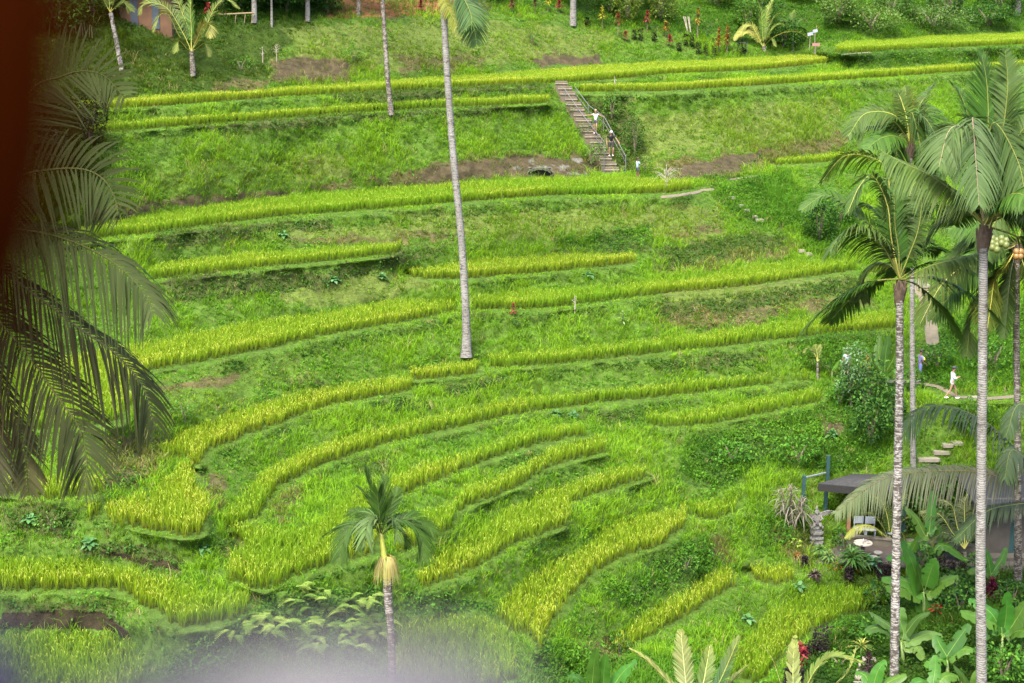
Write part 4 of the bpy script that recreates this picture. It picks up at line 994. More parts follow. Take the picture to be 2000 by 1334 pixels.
P2F = [dict(p=[(1768,250),(1740,222),(1690,222),(1657,265)], o=dict(L=1.2, droop=.6, col=(0.067, 0.108, 0.019), rach=(.3, .32, .07))),
       dict(p=[(1772,240),(1765,210),(1750,180),(1712,178)], dt=.5, o=dict(L=1.1, droop=.4, col=(0.077, 0.125, 0.014), rach=(.34, .34, .08))),
       dict(p=[(1780,250),(1793,212),(1812,182),(1830,160)], dt=1, o=dict(L=1.3, droop=.3, col=(0.086, 0.125, 0.034), rach=(.34, .34, .08))),
       dict(p=[(1765,260),(1745,238),(1722,255),(1710,285)], dt=-1, o=dict(L=1.0, droop=.7, col=(0.048, 0.108, 0.014))),
       dict(p=[(1785,250),(1800,225),(1830,270),(1850,340)], dt=-1, o=dict(L=1.4, droop=.7, col=(0.058, 0.108, 0.024), n=70)),
       dict(p=[(1778,250),(1782,222),(1800,300),(1805,380)], dt=-1.6, o=dict(L=1.2, droop=.7, col=(0.048, 0.099, 0.014))),
       dict(p=[(1776,240),(1770,190),(1768,170)], dt=1.4, o=dict(L=.9, droop=.2, col=(0.096, 0.108, 0.010))),
       dict(p=[(1768,262),(1755,270),(1750,330),(1748,370)], dt=-.6, o=dict(L=1.0, droop=.8, col=(0.058, 0.108, 0.019)))]
palm('coconut_palm', 'thin pale palm trunk standing between the two thicker right trunks, crown high behind them', 'coconut palms of the valley',
     [(1784,915),(1783,850),(1782,700),(1781,520),(1778,300)], [12, 11, 10, 9.5, 9], (t2, t2-1), (1778,285), P2F, BARKW, dict(GREENF, n=54), nrand=10, seed=12, Lr=4.2)
t4 = float(depth(1987, 1140))-1
P4F = [dict(p=[(1950,493),(1905,506),(1842,553),(1797,632)], dt=-2, o=dict(L=1.3, droop=.6, col=(0.096, 0.116, 0.014), rach=(.36, .34, .10), n=70)),
       dict(p=[(1965,520),(1944,545),(1936,590),(1928,645)], dt=-1, o=dict(L=1.1, droop=.4, col=(0.106, 0.116, 0.012), rach=(.5, .45, .08))),
       dict(p=[(1975,530),(1968,590),(1962,660)], dt=-1, o=dict(L=.8, droop=.3, col=(0.024, 0.040, 0.010), rach=(.05, .06, .03))),
       dict(p=[(1960,515),(1925,560),(1898,620),(1888,695)], dt=.8, o=dict(L=1.0, droop=.4, col=(0.058, 0.072, 0.012))),
       dict(p=[(1955,470),(1930,450),(1890,470),(1850,520)], dt=1, o=dict(L=1.1, droop=.5, col=(0.086, 0.134, 0.019))),
       dict(p=[(1970,460),(1930,410),(1880,400),(1830,440)], dt=1.8, o=dict(L=1.2, droop=.6, col=(0.096, 0.152, 0.024))),
       dict(p=[(2010,460),(2040,470),(2080,540)], o=dict(L=1.1, droop=.6)), dict(p=[(1995,440),(2000,380),(2020,330)], dt=1, o=dict(L=1.1, droop=.4)),
       dict(p=[(2000,520),(2020,580),(2025,660)], dt=-1, o=dict(L=1.1, droop=.4, col=(0.058, 0.081, 0.010))),
       dict(p=[(1980,450),(1960,420),(1940,440),(1925,500)], dt=-1.6, o=dict(L=1., droop=.6, col=(0.048, 0.090, 0.010)))]
NUT = simple('green_coconut', (.10, .12, .02), .5, .3, 4); NUTO = simple('orange_coconut', (.20, .11, .025), .5, .3, 4)
palm('coconut_palm', 'rightmost coconut palm at the picture edge with green nuts beside its crown', 'coconut palms of the valley',
     [(1988,1142),(1988,1000),(1987,800),(1985,640),(1986,500)], [17, 14, 13, 12, 12], (t4, t4-1.5), (1988,478), P4F, BARKD, GREENF, nrand=9, seed=15, Lr=4, rand_dir=(-1, 3.5),
     coconuts=[(1938+(i % 4)*9, 466+(i//4)*9+(i % 2)*4, -2.2-.1*i, .13, NUT) for i in range(10)]+[(1985+(i % 3)*8, 492+(i//3)*9, -2.5, .13, NUTO) for i in range(5)])
t5 = float(depth(910, 698))-.2
T5F = [dict(p=[(872,-20),(892,-25),(918,10),(931,85)], dt=-1, o=dict(L=1.15, droop=.5, col=(0.034, 0.081, 0.022), n=60)), dict(p=[(880,-30),(905,-5),(922,40),(905,60)], dt=-2, o=dict(L=1.0, droop=.5, col=(0.048, 0.108, 0.024))),
       dict(p=[(864,-10),(874,15),(890,45),(900,75)], dt=-1, o=dict(L=.5, droop=.4, col=(0.211, 0.215, 0.019))), 
       dict(p=[(860,-60),(840,-120),(800,-160)], o={}), dict(p=[(870,-60),(890,-130),(940,-170)], o={}), dict(p=[(866,-70),(865,-140),(870,-220)], o={})]
palm('coconut_palm', 'tall central coconut palm with a bare white grey trunk crossing the terraces', 'coconut palms of the valley',
     [(911,699),(911,680),(911,640),(905,520),(897,420),(885,300),(872,120),(866,0),(863,-30)], [25, 20, 16.5, 14.5, 14, 13.5, 13, 12, 12], (t5, t5), (862,-40), T5F, BARKW, dict(GREENF, n=50), nrand=0, seed=21)
t6 = float(depth(763, 224))
palm('coconut_palm', 'slender grey palm trunk left of the tall central one, crown above the picture', 'coconut palms of the valley',
     [(764,226),(762,200),(757,150),(751,60),(746,-30),(740,-280)], [13, 10, 9.5, 8.5, 8, 8], (t6, t6), (740,-290), [], BARKD, dict(GREENF, n=36), nrand=10, seed=23, Lr=4.5)
# foreground palm at the left, its trunk outside the picture
LF = dict(L=1.21, n=48, droop=.65, col=(0.022, 0.031, 0.008), tipc=(.07, .095, .03), rach=(.06, .065, .02), w=.043, rr=.03, var=.3)
LP = [dict(p=[(-30,330),(57,182),(120,150),(164,139),(206,150),(244,192)], o=dict(droop=.12, vee=.2, L=1.31, roll=1.15, n=46, fwd=.45)),
      dict(p=[(-30,360),(60,220),(110,232),(150,265)], dt=2, o=dict(droop=.4, L=0.80, vee=.3)), dict(p=[(-20,400),(40,300),(80,290),(125,330)], dt=2.5, o=dict(droop=.4, L=0.68)),
      dict(p=[(-20,400),(31,348),(95,332),(164,331),(207,355),(229,402),(228,435)], dt=-.5, o=dict(droop=.35, vee=.3, L=1.26, roll=.95, n=44, fwd=.4)),
      dict(p=[(-30,445),(21,447),(87,456),(157,478),(227,517),(282,572),(300,610)], dt=-.8, o=dict(droop=1.1, vee=.35, n=60, L=1.31, roll=.35, col=(0.034, 0.046, 0.014))),
      dict(p=[(-20,510),(21,541),(87,590),(157,643),(227,692),(280,758),(303,836)], dt=.6, o=dict(droop=.8, vee=.1, n=60, L=1.21, roll=.3, col=(0.030, 0.025, 0.011), rach=(.08, .07, .04))),
      dict(p=[(-30,590),(0,629),(60,699),(108,769),(154,835),(170,900),(162,962)], dt=-.3, o=dict(droop=.55, vee=.05, n=58, L=1.14, roll=.4, col=(0.021, 0.019, 0.008))),
      dict(p=[(-60,640),(-10,720),(25,800),(48,880),(55,962)], dt=.4, o=dict(droop=.4, n=60, L=0.92, col=(0.105, 0.074, 0.037), vee=0)),
      dict(p=[(-90,640),(-40,760),(-12,850),(-5,960)], dt=-.6, o=dict(droop=.4, n=60, L=0.92, col=(0.136, 0.105, 0.062), vee=0)),
      dict(p=[(-160,350),(-120,250),(-90,180),(-20,120)], o={}), dict(p=[(-200,400),(-300,330),(-380,360),(-420,480)], o={}), dict(p=[(-180,560),(-260,640),(-300,760)], o={})]
palm('coconut_palm', 'foreground coconut palm at the left edge, dark drooping fronds reaching into the picture', 'coconut palms of the valley',
     [(-190,1600),(-175,1300),(-160,900),(-150,560)], [55, 48, 45, 42], (28, 28), (-150,500), LP, BARKD, dict(LF, mat=DARKLEAF), nrand=0, seed=31)
# low palm whose crown stands just outside the right edge
LOWF = [dict(p=[(2040,930),(1992,885),(1930,828),(1862,797),(1800,800),(1758,856)], dt=-1, o=dict(L=1.35, droop=1.0, col=(.045, .065, .045), w=.075, n=52, rach=(.10, .10, .05))),
        dict(p=[(2040,950),(1990,940),(1900,921),(1800,922),(1715,940),(1630,1003)], dt=-1.5, o=dict(L=1.15, droop=.95, vee=.35, col=(.155, .155, .095), w=.042, n=150, rach=(.16, .12, .06), var=.3)),
        dict(p=[(2040,960),(2005,900),(1975,880),(1962,935)], dt=-2, o=dict(L=.9, droop=1.0, col=(.07, .085, .06), w=.06)),
        dict(p=[(2040,980),(1985,985),(1925,1000),(1865,1055)], dt=-1, o=dict(L=.9, droop=.7, col=(.055, .075, .05), w=.045)),
        dict(p=[(2060,900),(2100,850),(2160,860)], o={}), dict(p=[(2090,980),(2140,1000),(2180,1080)], o={}),
        dict(p=[(2060,890),(2040,820),(1990,790),(1965,850)], dt=-1, o=dict(L=.8, droop=1.0, col=(.05, .07, .05)))]
tl = float(depth(2075, 1200))
palm('coconut_palm', 'low palm at the right edge, dark and dried grey fronds arching over the garden roof', 'coconut palms of the valley',
     [(2078,1240),(2078,1100),(2076,960)], [26, 22, 22], (tl, tl), (2076,950), LOWF, BARKD, GREENF, nrand=0, seed=35)

# areca palm in the lower middle
ta = float(depth(768, 1390))-.5
AF = dict(L=.74, n=38, droop=.26, fwd=1.1, vee=.15, var=.5, col=(.034, .085, .008), tipc=(.06, .11, .015), rach=(.06, .08, .02), w=.036, s0=.22, rr=.02)
AR = [dict(p=[(736,1008),(722,975),(700,950)], dt=.5, o=dict(L=.7, fwd=1.4, droop=.15)), dict(p=[(755,1008),(768,978),(778,955)], dt=.3, o=dict(L=.6, fwd=1.5, droop=.15)), dict(p=[(732,1030),(715,1040),(700,1070)], dt=-.3, o=dict(L=.5)), dict(p=[(765,1032),(785,1040),(795,1070)], dt=-.2, o=dict(L=.5)),
      dict(p=[(741,1010),(732,980),(713,912)], o=dict(L=.75, n=44, droop=.1, fwd=1.4)), dict(p=[(748,1010),(752,975),(752,930)], dt=.4, o=dict(droop=.05, L=.6, fwd=1.6)),
      dict(p=[(742,1012),(738,970),(742,945)], dt=-.4, o=dict(droop=.1, L=.7, fwd=1.5)),
      dict(p=[(726,1022),(700,1018),(676,1040),(660,1095)], dt=-.6, o=dict(droop=.5)), dict(p=[(728,1018),(695,1020),(660,1030),(632,1046)], dt=.3, o=dict(droop=.3)),
      dict(p=[(728,1012),(705,1000),(680,998)], dt=.8, o=dict(droop=.3, L=.55)), dict(p=[(774,1020),(800,1012),(825,1022),(852,1042)], dt=.2, o=dict(droop=.4)),
      dict(p=[(772,1014),(795,1004),(812,998)], dt=.7, o=dict(droop=.3, L=.55)), dict(p=[(772,1022),(800,1020),(822,1050),(826,1092)], dt=-.5, o=dict(droop=.5)),
      dict(p=[(740,1020),(728,1008),(716,1030),(712,1062)], dt=-.9, o=dict(droop=.5, n=14, w=.06, col=(.12, .20, .06))), dict(p=[(752,1020),(764,1010),(775,1030),(778,1056)], dt=-.9, o=dict(droop=.5, n=14, L=.5, col=(.05, .10, .03)))]
ar = palm('areca_palm', 'small areca palm in the lower middle with a creamy flower skirt under its dark crown', None,
     [(770,1390),(766,1300),(763,1230),(758,1170),(757,1130)], [15, 14.5, 14, 17, 19], (ta, ta), (744,1046), AR, BARKD, AF, nrand=0, seed=41, boot=False)
b = MB(); o_ = np.array(ar.location); q = lambda u, v: np.array(at(u, v, ta))-o_
b.tube([q(757,1135), q(754,1110), q(749,1080), q(745,1050), q(743,1035)], [.14, .12, .10, .075, .04], 10); b.build('crownshaft', simple('crownshaft_yellow_green', (.30, .32, .04), .5, .35, 4), ar, True)
rows = []; cl = []; r_ = np.random.default_rng(5)
for k in range(300):
    a = r_.random()*6.283; z0 = r_.random(); B = q(755, 1082)+np.array([math.cos(a)*.12, math.sin(a)*.12, -.05-.25*z0]); d = np.array([math.cos(a), math.sin(a), .25]); L = .35+.25*r_.random()
    W = np.array([-math.sin(a), math.cos(a), 0])*.012; rw = []
    for x_ in (0, .3, .65, 1.): c_ = B+d*L*(x_-.35*x_*x_)*.95+np.array([0, 0, -1])*L*1.55*x_*x_; rw += [c_-W*(1.2-x_), c_+W*(1.2-x_)]
    rows.append(rw); cl.append((.30+.12*r_.random(), .27+.1*r_.random(), .09+.06*r_.random()))
R = np.array(rows); f = np.array([[0, 1, 3, 2], [2, 3, 5, 4], [4, 5, 7, 6]])
npmesh('flower_skirt', R.reshape(-1, 3), (np.arange(300)[:, None, None]*8+f[None]).reshape(-1), np.full(900, 4), LEAF, ar, col=np.repeat(cl, 8, 0))

# young palms
YF = dict(L=.75, n=40, droop=.3, fwd=.9, col=(.10, .16, .03), tipc=(.22, .24, .05), rach=(.34, .34, .08), w=.045, s0=.15, rr=.022)
def ypalm(trunk, w, crown, fr, label, frd=YF, seed=1, group='young palms', mat=BARKD, t=None, dt0=0, boot=False, **kw):
    t = (float(depth(*trunk[0]))+dt0) if t is None else t
    return palm('young_palm', label, group, trunk, w, (t, t), crown, fr, mat, frd, nrand=0, seed=seed, boot=boot, **kw)
ypalm([(377,150),(376,125),(374,100)], [12, 10, 9], (374,100), [dict(p=[(374,60),(372,20),(374,-30)], o=dict(L=.8, fwd=1.2, col=(.08, .17, .03))), [(355,60),(325,15),(285,5),(272,28)], dict(p=[(350,70),(330,30),(312,30),(300,62)], dt=-1, o={}),
      [(398,62),(418,18),(440,-2),(466,16)], dict(p=[(385,75),(398,48),(410,50),(408,72)], dt=-.8, o=dict(col=(.30, .28, .08))), dict(p=[(365,95),(350,80),(345,100)], dt=-.8, o=dict(L=.6)),
      dict(p=[(384,95),(400,85),(408,110)], dt=-.8, o=dict(L=.5, col=(.06, .10, .02))), dict(p=[(370,60),(350,10),(340,-40)], dt=1, o={})], 'young coconut palm on the upper bank at the left, bright green upright fronds', seed=51)
ypalm([(1493,102),(1492,90)], [8, 8], (1491,92), [dict(p=[(1489,60),(1487,25),(1478,-2)], o=dict(L=.9, col=(.12, .26, .03))), dict(p=[(1492,50),(1500,20),(1510,-4)], dt=.4, o=dict(L=.7, col=(.15, .22, .04))),
      dict(p=[(1478,76),(1462,62),(1444,66),(1434,78)], dt=-.5, o=dict(col=(.34, .33, .07), L=.6)), dict(p=[(1478,66),(1468,50),(1455,52),(1440,64)], dt=-.2, o=dict(col=(.25, .27, .05), L=.6)),
      dict(p=[(1502,64),(1520,48),(1542,52)], o=dict(col=(.12, .2, .03))), dict(p=[(1506,76),(1530,64),(1556,62),(1576,72)], dt=-.5, o=dict(col=(.28, .28, .06), L=.6)), dict(p=[(1500,55),(1515,30),(1530,24)], dt=.5, o={}), dict(p=[(1495,80),(1505,74),(1514,90)], dt=-.8, o=dict(L=.5))],
      'young coconut palm with yellow lower fronds beside the little signs at the top right', seed=52)
ypalm([(1549,100),(1549,75),(1550,60)], [3, 2.5, 2.5], (1550,60), [[(1547,45),(1548,30),(1552,20)], [(1558,45),(1570,38),(1582,48)], [(1540,48),(1530,40),(1522,50)], dict(p=[(1560,55),(1572,60),(1576,75)], o=dict(L=.4))], 'slim dark green areca sapling right of the yellow fronded young palm',
      dict(YF, L=.5, n=24, col=(.03, .10, .015), rach=(.1, .14, .04), w=.06), seed=53)
ypalm([(238,138),(230,95),(220,45),(216,25)], [11, 9.5, 8, 9], (215,24), [dict(p=[(205,5),(190,-20),(170,-20)], o={}), dict(p=[(222,5),(232,-20),(250,-30)], o={}), [(213,0),(208,-40),(215,-70)], [(225,15),(240,5),(255,20)]],
      'palm with a short ringed trunk leaning on the bank at the far left', seed=54, mat=BARK)
YB = dict(YF, L=1.0, n=50, col=(.10, .17, .04), droop=.15, w=.04)
tb = 47.
ypalm([(1350,1480),(1352,1400)], [20, 16], (1352,1400), [dict(p=[(1342,1350),(1335,1290),(1330,1232)], o=dict(L=.6, col=(.26, .30, .12), rach=(.45, .5, .2), fwd=1.3)), dict(p=[(1372,1340),(1380,1300),(1386,1262)], dt=.5, o=dict(L=.5, fwd=1.3, rach=(.4, .45, .15))),
      dict(p=[(1395,1350),(1420,1300),(1443,1245)], dt=-.3, o=dict(L=.6, fwd=1.4, col=(.04, .11, .04))), dict(p=[(1320,1350),(1285,1310),(1258,1285),(1230,1267)], o=dict(L=.45, fwd=1.4, col=(.24, .27, .08))),
      dict(p=[(1400,1370),(1430,1330),(1460,1300)], dt=.8, o=dict(L=.5, col=(.22, .26, .08)))], 'young palm poking up at the bottom edge with pale upright fronds', YB, seed=55, t=tb, mat=BARKD)
ypalm([(1548,1480),(1549,1420)], [12, 10], (1549,1400), [dict(p=[(1530,1350),(1510,1290),(1489,1258)], o=dict(L=.25, n=20, rach=(.3, .32, .08))), dict(p=[(1549,1340),(1549,1290),(1553,1245)], o=dict(L=.5, n=20, fwd=1.6, col=(.25, .30, .10), w=.1, rach=(.35, .4, .12))),
      dict(p=[(1575,1340),(1600,1300),(1630,1282),(1682,1292)], dt=-.4, o=dict(L=.5, n=26, w=.08, fwd=1.4, col=(.10, .16, .03), rach=(.3, .32, .08))), dict(p=[(1590,1370),(1640,1330),(1662,1300),(1672,1262)], dt=.4, o=dict(L=.25, n=16, w=.08, col=(.22, .27, .08)))],
      'seedling palm at the bottom edge with a few thin arching stalks', YB, seed=56, t=tb, mat=BARKD)
tg = float(depth(1735, 1062))
YG = dict(YF, L=.55, n=36, droop=.6, col=(.06, .11, .02), w=.035)
ypalm([(1738,1070),(1738,1058)], [7, 6], (1738,1058), [dict(p=[(1722,1040),(1700,1027),(1675,1030),(1652,1050)], dt=-1.2, o=dict(col=(.26, .27, .05), rach=(.36, .36, .08))), dict(p=[(1725,1030),(1705,1005),(1685,1000)], o=dict(L=.7, col=(.05, .09, .02))),
      dict(p=[(1735,1020),(1725,985),(1705,965)], o=dict(L=.7, col=(.05, .09, .02))), [(1745,1020),(1755,985),(1770,965)], dict(p=[(1752,1030),(1775,1010),(1800,1020)], dt=-.5, o={}), dict(p=[(1745,1050),(1760,1040),(1770,1070)], dt=-1, o={})],
      'young palm behind the garden table, one bright yellow frond arching left', YG, seed=57, t=tg)
ypalm([(1885,1092),(1884,1078)], [8, 7], (1884,1072), [[(1860,1040),(1835,1005),(1800,1000)], [(1870,1030),(1860,990),(1835,975)], [(1895,1030),(1905,990),(1925,975)], [(1900,1045),(1925,1020),(1950,1015)], [(1865,1050),(1840,1040),(1818,1055)], [(1884,1020),(1884,985),(1890,965)],
      [(1870,1060),(1850,1060),(1830,1085)]], 'dusky blue green young palm in front of the garden house', dict(YG, L=.8, col=(.045, .075, .045), w=.03), seed=58)
YS = dict(YF, L=.4, n=22, w=.05)
ypalm([(1597,742),(1597,720),(1597,705)], [5, 4.5, 4], (1597,705), [[(1590,690),(1580,680),(1572,688)], dict(p=[(1600,688),(1604,676),(1612,672)], o=dict(col=(.3, .33, .1))), [(1608,698),(1622,698)], [(1588,700),(1576,702)], [(1596,690),(1592,674)]], 'yellow green palm sapling on the ledge left of the dark thicket', YS, seed=59)

# bare trunks on the top bank
def poletree(u, v, w, top, label, lean=0, name='tree', crown=None, mat=BARKW):
    t = float(depth(u, v)); P = at(u, v, t); root = empty(name, P); tag(root, label, 'tree', 'trees along the top of the bank')
    trunk_mesh('trunk', [at(u, v+2, t), at(u+lean*.3, (v+top)/2, t), at(u+lean, top, t)], [w*mpp(t)/2*1.3, w*mpp(t)/2, w*mpp(t)/2*.9], mat, root, P, .14, .03)
    s = mpp(t); r = np.random.default_rng(int(u)); h = np.array(at(u+lean, top, t))-P
    V, c = leafcloud(2600, crown or (3.4, 3.2, 2.8), r, 'ball', np.array([[.03, .07, .012], [.05, .11, .015]]), .22); V += h+np.array([0, 0, .6]); leafmesh('crown', [(V, c)], LEAF, root)
poletree(497, 44, 9, -75, 'whitish trunk left of the bamboo rest at the top bank', -4)
poletree(531, 52, 4, -70, 'thinnest of the pale trunks on the top bank', -3)
poletree(601, 41, 8, -75, 'pale trunk at the left end of the red earth wall', -2)
poletree(1119, 50, 11, -75, 'stout grey white trunk standing alone at the top centre', 4)
poletree(1984, 30, 14, -70, 'leaning grey trunk in the top right corner', 16, mat=BARK)
poletree(700, 30, 7, -75, 'dark slender trunk in front of the red earth wall', 3, mat=BARKD)
poletree(470, 20, 5, -75, 'thin dim trunk right of the orange hut', 2, mat=BARKD)
poletree(300, 30, 3.5, -70, 'thin pale sapling trunk beside the blue door', 3)
# ------------------------------------------------------------------ banana plants
banana(1808, 1096, [[(1815,1036),(1819,1000),(1824,958)], [(1806,1044),(1790,1015),(1768,990)], [(1810,1042),(1828,1024),(1842,1064)], [(1815,1085),(1842,1064),(1890,1096)], [(1800,1068),(1776,1062),(1745,1075)]], 'banana plant with one upright furled leaf beside the palm trunk', crown=(1811,1044))
banana(1806, 1206, [[(1798,1150),(1780,1095),(1762,1056)], [(1806,1154),(1816,1120),(1828,1092)], [(1803,1150),(1794,1120),(1790,1100)], [(1815,1156),(1842,1134),(1872,1126)], [(1792,1160),(1763,1150),(1730,1149)], [(1805,1162),(1806,1180),(1805,1204)], [(1796,1156),(1770,1135),(1722,1130)]],
       'tall banana plant in the centre of the lower right, broad mid green leaves', crown=(1804,1158), W=.75)
banana(1766, 1300, [[(1748,1240),(1718,1225),(1690,1232)], [(1745,1230),(1715,1208),(1697,1196)], [(1770,1236),(1793,1207),(1816,1196)], [(1776,1252),(1811,1238),(1840,1240)], [(1772,1262),(1790,1264),(1804,1288)], [(1765,1236),(1758,1210),(1762,1186)]],
       'banana plant behind the blotched palm trunk, pale leaves spreading both ways', crown=(1760,1254), col=(.085, .20, .04))
banana(1851, 1330, [[(1850,1281),(1874,1245),(1894,1219)], [(1852,1284),(1880,1268),(1908,1272)], [(1848,1280),(1835,1258),(1828,1240)], [(1845,1288),(1826,1290),(1806,1302)]], 'low banana plant between the two right trunks, one long slanting leaf', crown=(1850,1290))
banana(1830, 1375, [[(1823,1335),(1826,1310),(1827,1279)], [(1835,1332),(1850,1320),(1872,1322)], [(1818,1340),(1800,1330),(1780,1338)]], 'small banana plant at the bottom edge with one upright leaf', crown=(1828,1345))
banana(1955, 1300, [[(1962,1225),(1966,1190),(1967,1156)], [(1970,1232),(1988,1205),(2004,1176)], [(1955,1222),(1945,1200),(1930,1190)], [(1942,1206),(1920,1185),(1892,1170)], [(1948,1218),(1915,1206),(1876,1196)], [(1972,1240),(1990,1232),(2015,1236)], [(1950,1228),(1930,1225),(1915,1250)]],
       'banana plant at the right edge with wide leaves fanning out behind the white trunk', crown=(1958,1245), W=.7)
banana(1172, 1400, [[(1158,1345),(1160,1300),(1165,1266)], [(1178,1345),(1180,1310),(1184,1278)], [(1190,1350),(1215,1315),(1243,1290)], [(1150,1350),(1130,1325),(1110,1322)], [(1195,1360),(1220,1345),(1250,1350)]], 'banana plant at the bottom edge in the middle of the picture', crown=(1172,1360), t=50)
banana(1625, 742, [[(1625,722),(1622,710),(1622,700)], [(1626,722),(1634,712),(1640,704)], [(1624,726),(1618,716),(1612,714)]], 'tiny banana sapling on the ledge left of the thicket', crown=(1625,727), rr=.04, W=.28)
banana(1735, 770, [[(1722,720),(1716,690),(1718,655)], [(1728,720),(1730,690),(1736,655)], [(1732,724),(1745,700),(1752,668)], [(1720,726),(1708,710),(1702,690)], [(1735,730),(1750,722),(1760,735)]], 'fan leaved heliconia clump behind the blackened trunk', crown=(1728,742), col=(.05, .15, .015), name='heliconia', cat='heliconia', group=None)
banana(1900, 1420, [[(1895,1350),(1880,1320),(1862,1300)], [(1905,1350),(1910,1320),(1925,1300)], [(1900,1350),(1935,1340),(1965,1350)]], 'half hidden banana plant at the bottom edge right of the white trunk', crown=(1900,1370))
banana(1700, 1400, [[(1705,1345),(1715,1310),(1730,1290)], [(1700,1345),(1690,1320),(1672,1312)], [(1712,1350),(1740,1330),(1770,1318)]], 'banana plant at the bottom edge beside the stone steps', crown=(1705,1370))

# ------------------------------------------------------------------ stair with rails
pa, pb = at(1094, 166, tS0), at(1198, 345, tS1)
STONE = simple('weathered_concrete', (.115, .092, .058), .9, .35, 3, .3)
TREAD = simple('pale_tread', (.24, .21, .15), .9, .4, 4, .3)  # treads are a paler tone than the step blocks
METAL = simple('galvanised_rail', (.10, .105, .10), .5, .35, 8, metal=.3)
org = np.array(pb); st = empty('staircase', org); tag(st, 'steep concrete stair with thin metal rails climbing to the top rice fields', 'staircase')
NS = 17; dv = (pa-pb)/NS
for k in range(NS):
    b = MB(); c = (pb-org)+dv*(k+.5); w = .88+.12*math.sin(k*2.3); d = abs(dv[1])+.06
    b.box((c[0]+.04*math.sin(k*3.1), c[1]+.02, c[2]-.15+dv[2]*.5), (w, d, dv[2]+.5)); sb_ = b.build('step', STONE, st); b = MB(); b.box((c[0]+.04*math.sin(k*3.1), c[1]-.02, c[2]+dv[2]*.5+.12), (w+.05, d+.03, .06))
    b.build('tread', TREAD, sb_)
def rail(pts, foots, label_):
    b = MB(); b.tube([np.array(at(u, v, t))-org for u, v, t in pts], .028, 6); b.tube([np.array(at(u, v, t))-org-np.array([0, 0, .38]) for u, v, t in pts], .02, 6); h = b.build('handrail', METAL, st)
    for (u, v0, v1, t) in foots:
        b = MB(); b.tube([np.array(at(u, v0, t))-org, np.array(at(u, v1, t))-org], .03, 6); b.build('post', METAL, h)
tm = lambda v: float(np.interp(v, [166, 345], [tS0, tS1]))-.15
rail([(1100,170,tm(184)), (1128,211,tm(228)), (1152,243,tm(262)), (1180,277,tm(341))], [(1104,178,199,tm(199)), (1129,210,236,tm(236)), (1150,240,257,tm(257)), (1180,277,341,tm(341))], '')
rail([(1123,170,tm(190)), (1150,206,tm(226)), (1180,228,tm(262)), (1222,305,tm(341))], [(1125,172,192,tm(192)), (1149,204,222,tm(222)), (1179,228,256,tm(256)), (1222,305,342,tm(341))], '')
# dark culvert mouth in the bank beside the stair
P = gp(1055, 338); b = MB()
for k in range(9):
    a = math.pi*k/8; b.box((math.cos(a)*.72, 0, math.sin(a)*.32), (.3, .5, .12), 0, ry=-a+math.pi/2)
cv_ = empty('culvert', P+np.array([0, -.25, .0])); tag(cv_, 'low dark opening at the foot of the mossy bank left of the stair', 'culvert')
b.build('rim', simple('mossy_stone', (.07, .08, .04), .95, .4, 5, .4), cv_); b = MB(); b.box((0, .12, .12), (1.35, .3, .42)); b.build('mouth', simple('painted_void', (.006, .006, .006), 1, 0), cv_)  # solid black block painted in place of the opening's inner darkness
# people on the stair and on the path
def foot(u, v, t=None):
    return np.array(at(u, v, t)) if t else gp(u, v)
person(foot(1163, 261, tm(261)-.25), math.pi, 'woman in a white top and dark shorts descending the stair, arms spread',
       dict(shL=(-.10, 0, .80), elL=(-.20, .0, .74), haL=(-.30, .0, .70), shR=(.10, 0, .80), elR=(.22, 0, .76), haR=(.36, 0, .76), knL=(-.03, .08, .30), anL=(-.03, .02, .06)),
       (.42, .44, .46), (.03, .035, .045), H=1.58, skin=SKIN, hair=(.30, .20, .12), sleeve=.15, leg=.3, shoe=(.7, .5, .5), bag=((-.12, -.05, .60), (.05, .05, .12), (.02, .12, .05)))
person(foot(1193, 305, tm(305)-.25), math.pi, 'man in a black shirt, black shorts and a white cap stepping down the stair',
       dict(chest=(0, .05, .70), neck=(0, .09, .80), head=(0, .12, .89), shL=(-.11, .06, .78), elL=(-.20, .12, .66), haL=(-.27, .17, .56), shR=(.11, .06, .78), elR=(.17, .02, .64), haR=(.16, .05, .50), knL=(-.09, .10, .29), anL=(-.07, .03, .06), knR=(.06, .04, .30)),
       (.012, .012, .015), (.012, .012, .015), H=1.72, hat=(.45, .45, .44), leg=.55, sleeve=.3, shoe=(.65, .65, .62))
person(foot(1245, 350, float(depth(1245, 350))-.4), -math.pi/2+.5, 'man in a loose pale blue shirt standing by the foot of the stair',
       dict(elR=(.13, .06, .66), haR=(.08, .18, .64), elL=(-.12, .05, .66), haL=(-.06, .19, .64), head=(0, .03, .92)), (.26, .38, .48), (.04, .05, .06), H=1.38, skin=SKIND, sleeve=.35, longshirt=.05)
person(foot(1858, 779), -math.pi/2, 'woman in a long white shirt and dark cap walking along the path',
       dict(hiL=(-.05, 0, .51), knL=(-.05, .12, .29), anL=(-.05, .16, .04), hiR=(.05, 0, .51), knR=(.05, -.06, .28), anR=(.05, -.20, .08), elR=(.12, .02, .64), haR=(.06, .15, .68), elL=(-.12, .02, .64), haL=(-.06, .16, .66), head=(0, .03, .92)),
       (.48, .50, .53), (.30, .31, .33), H=1.66, hair=(.03, .02, .015), sleeve=.85, leg=.25, longshirt=.09, hat=(.03, .03, .035), shoe=(.75, .72, .7))
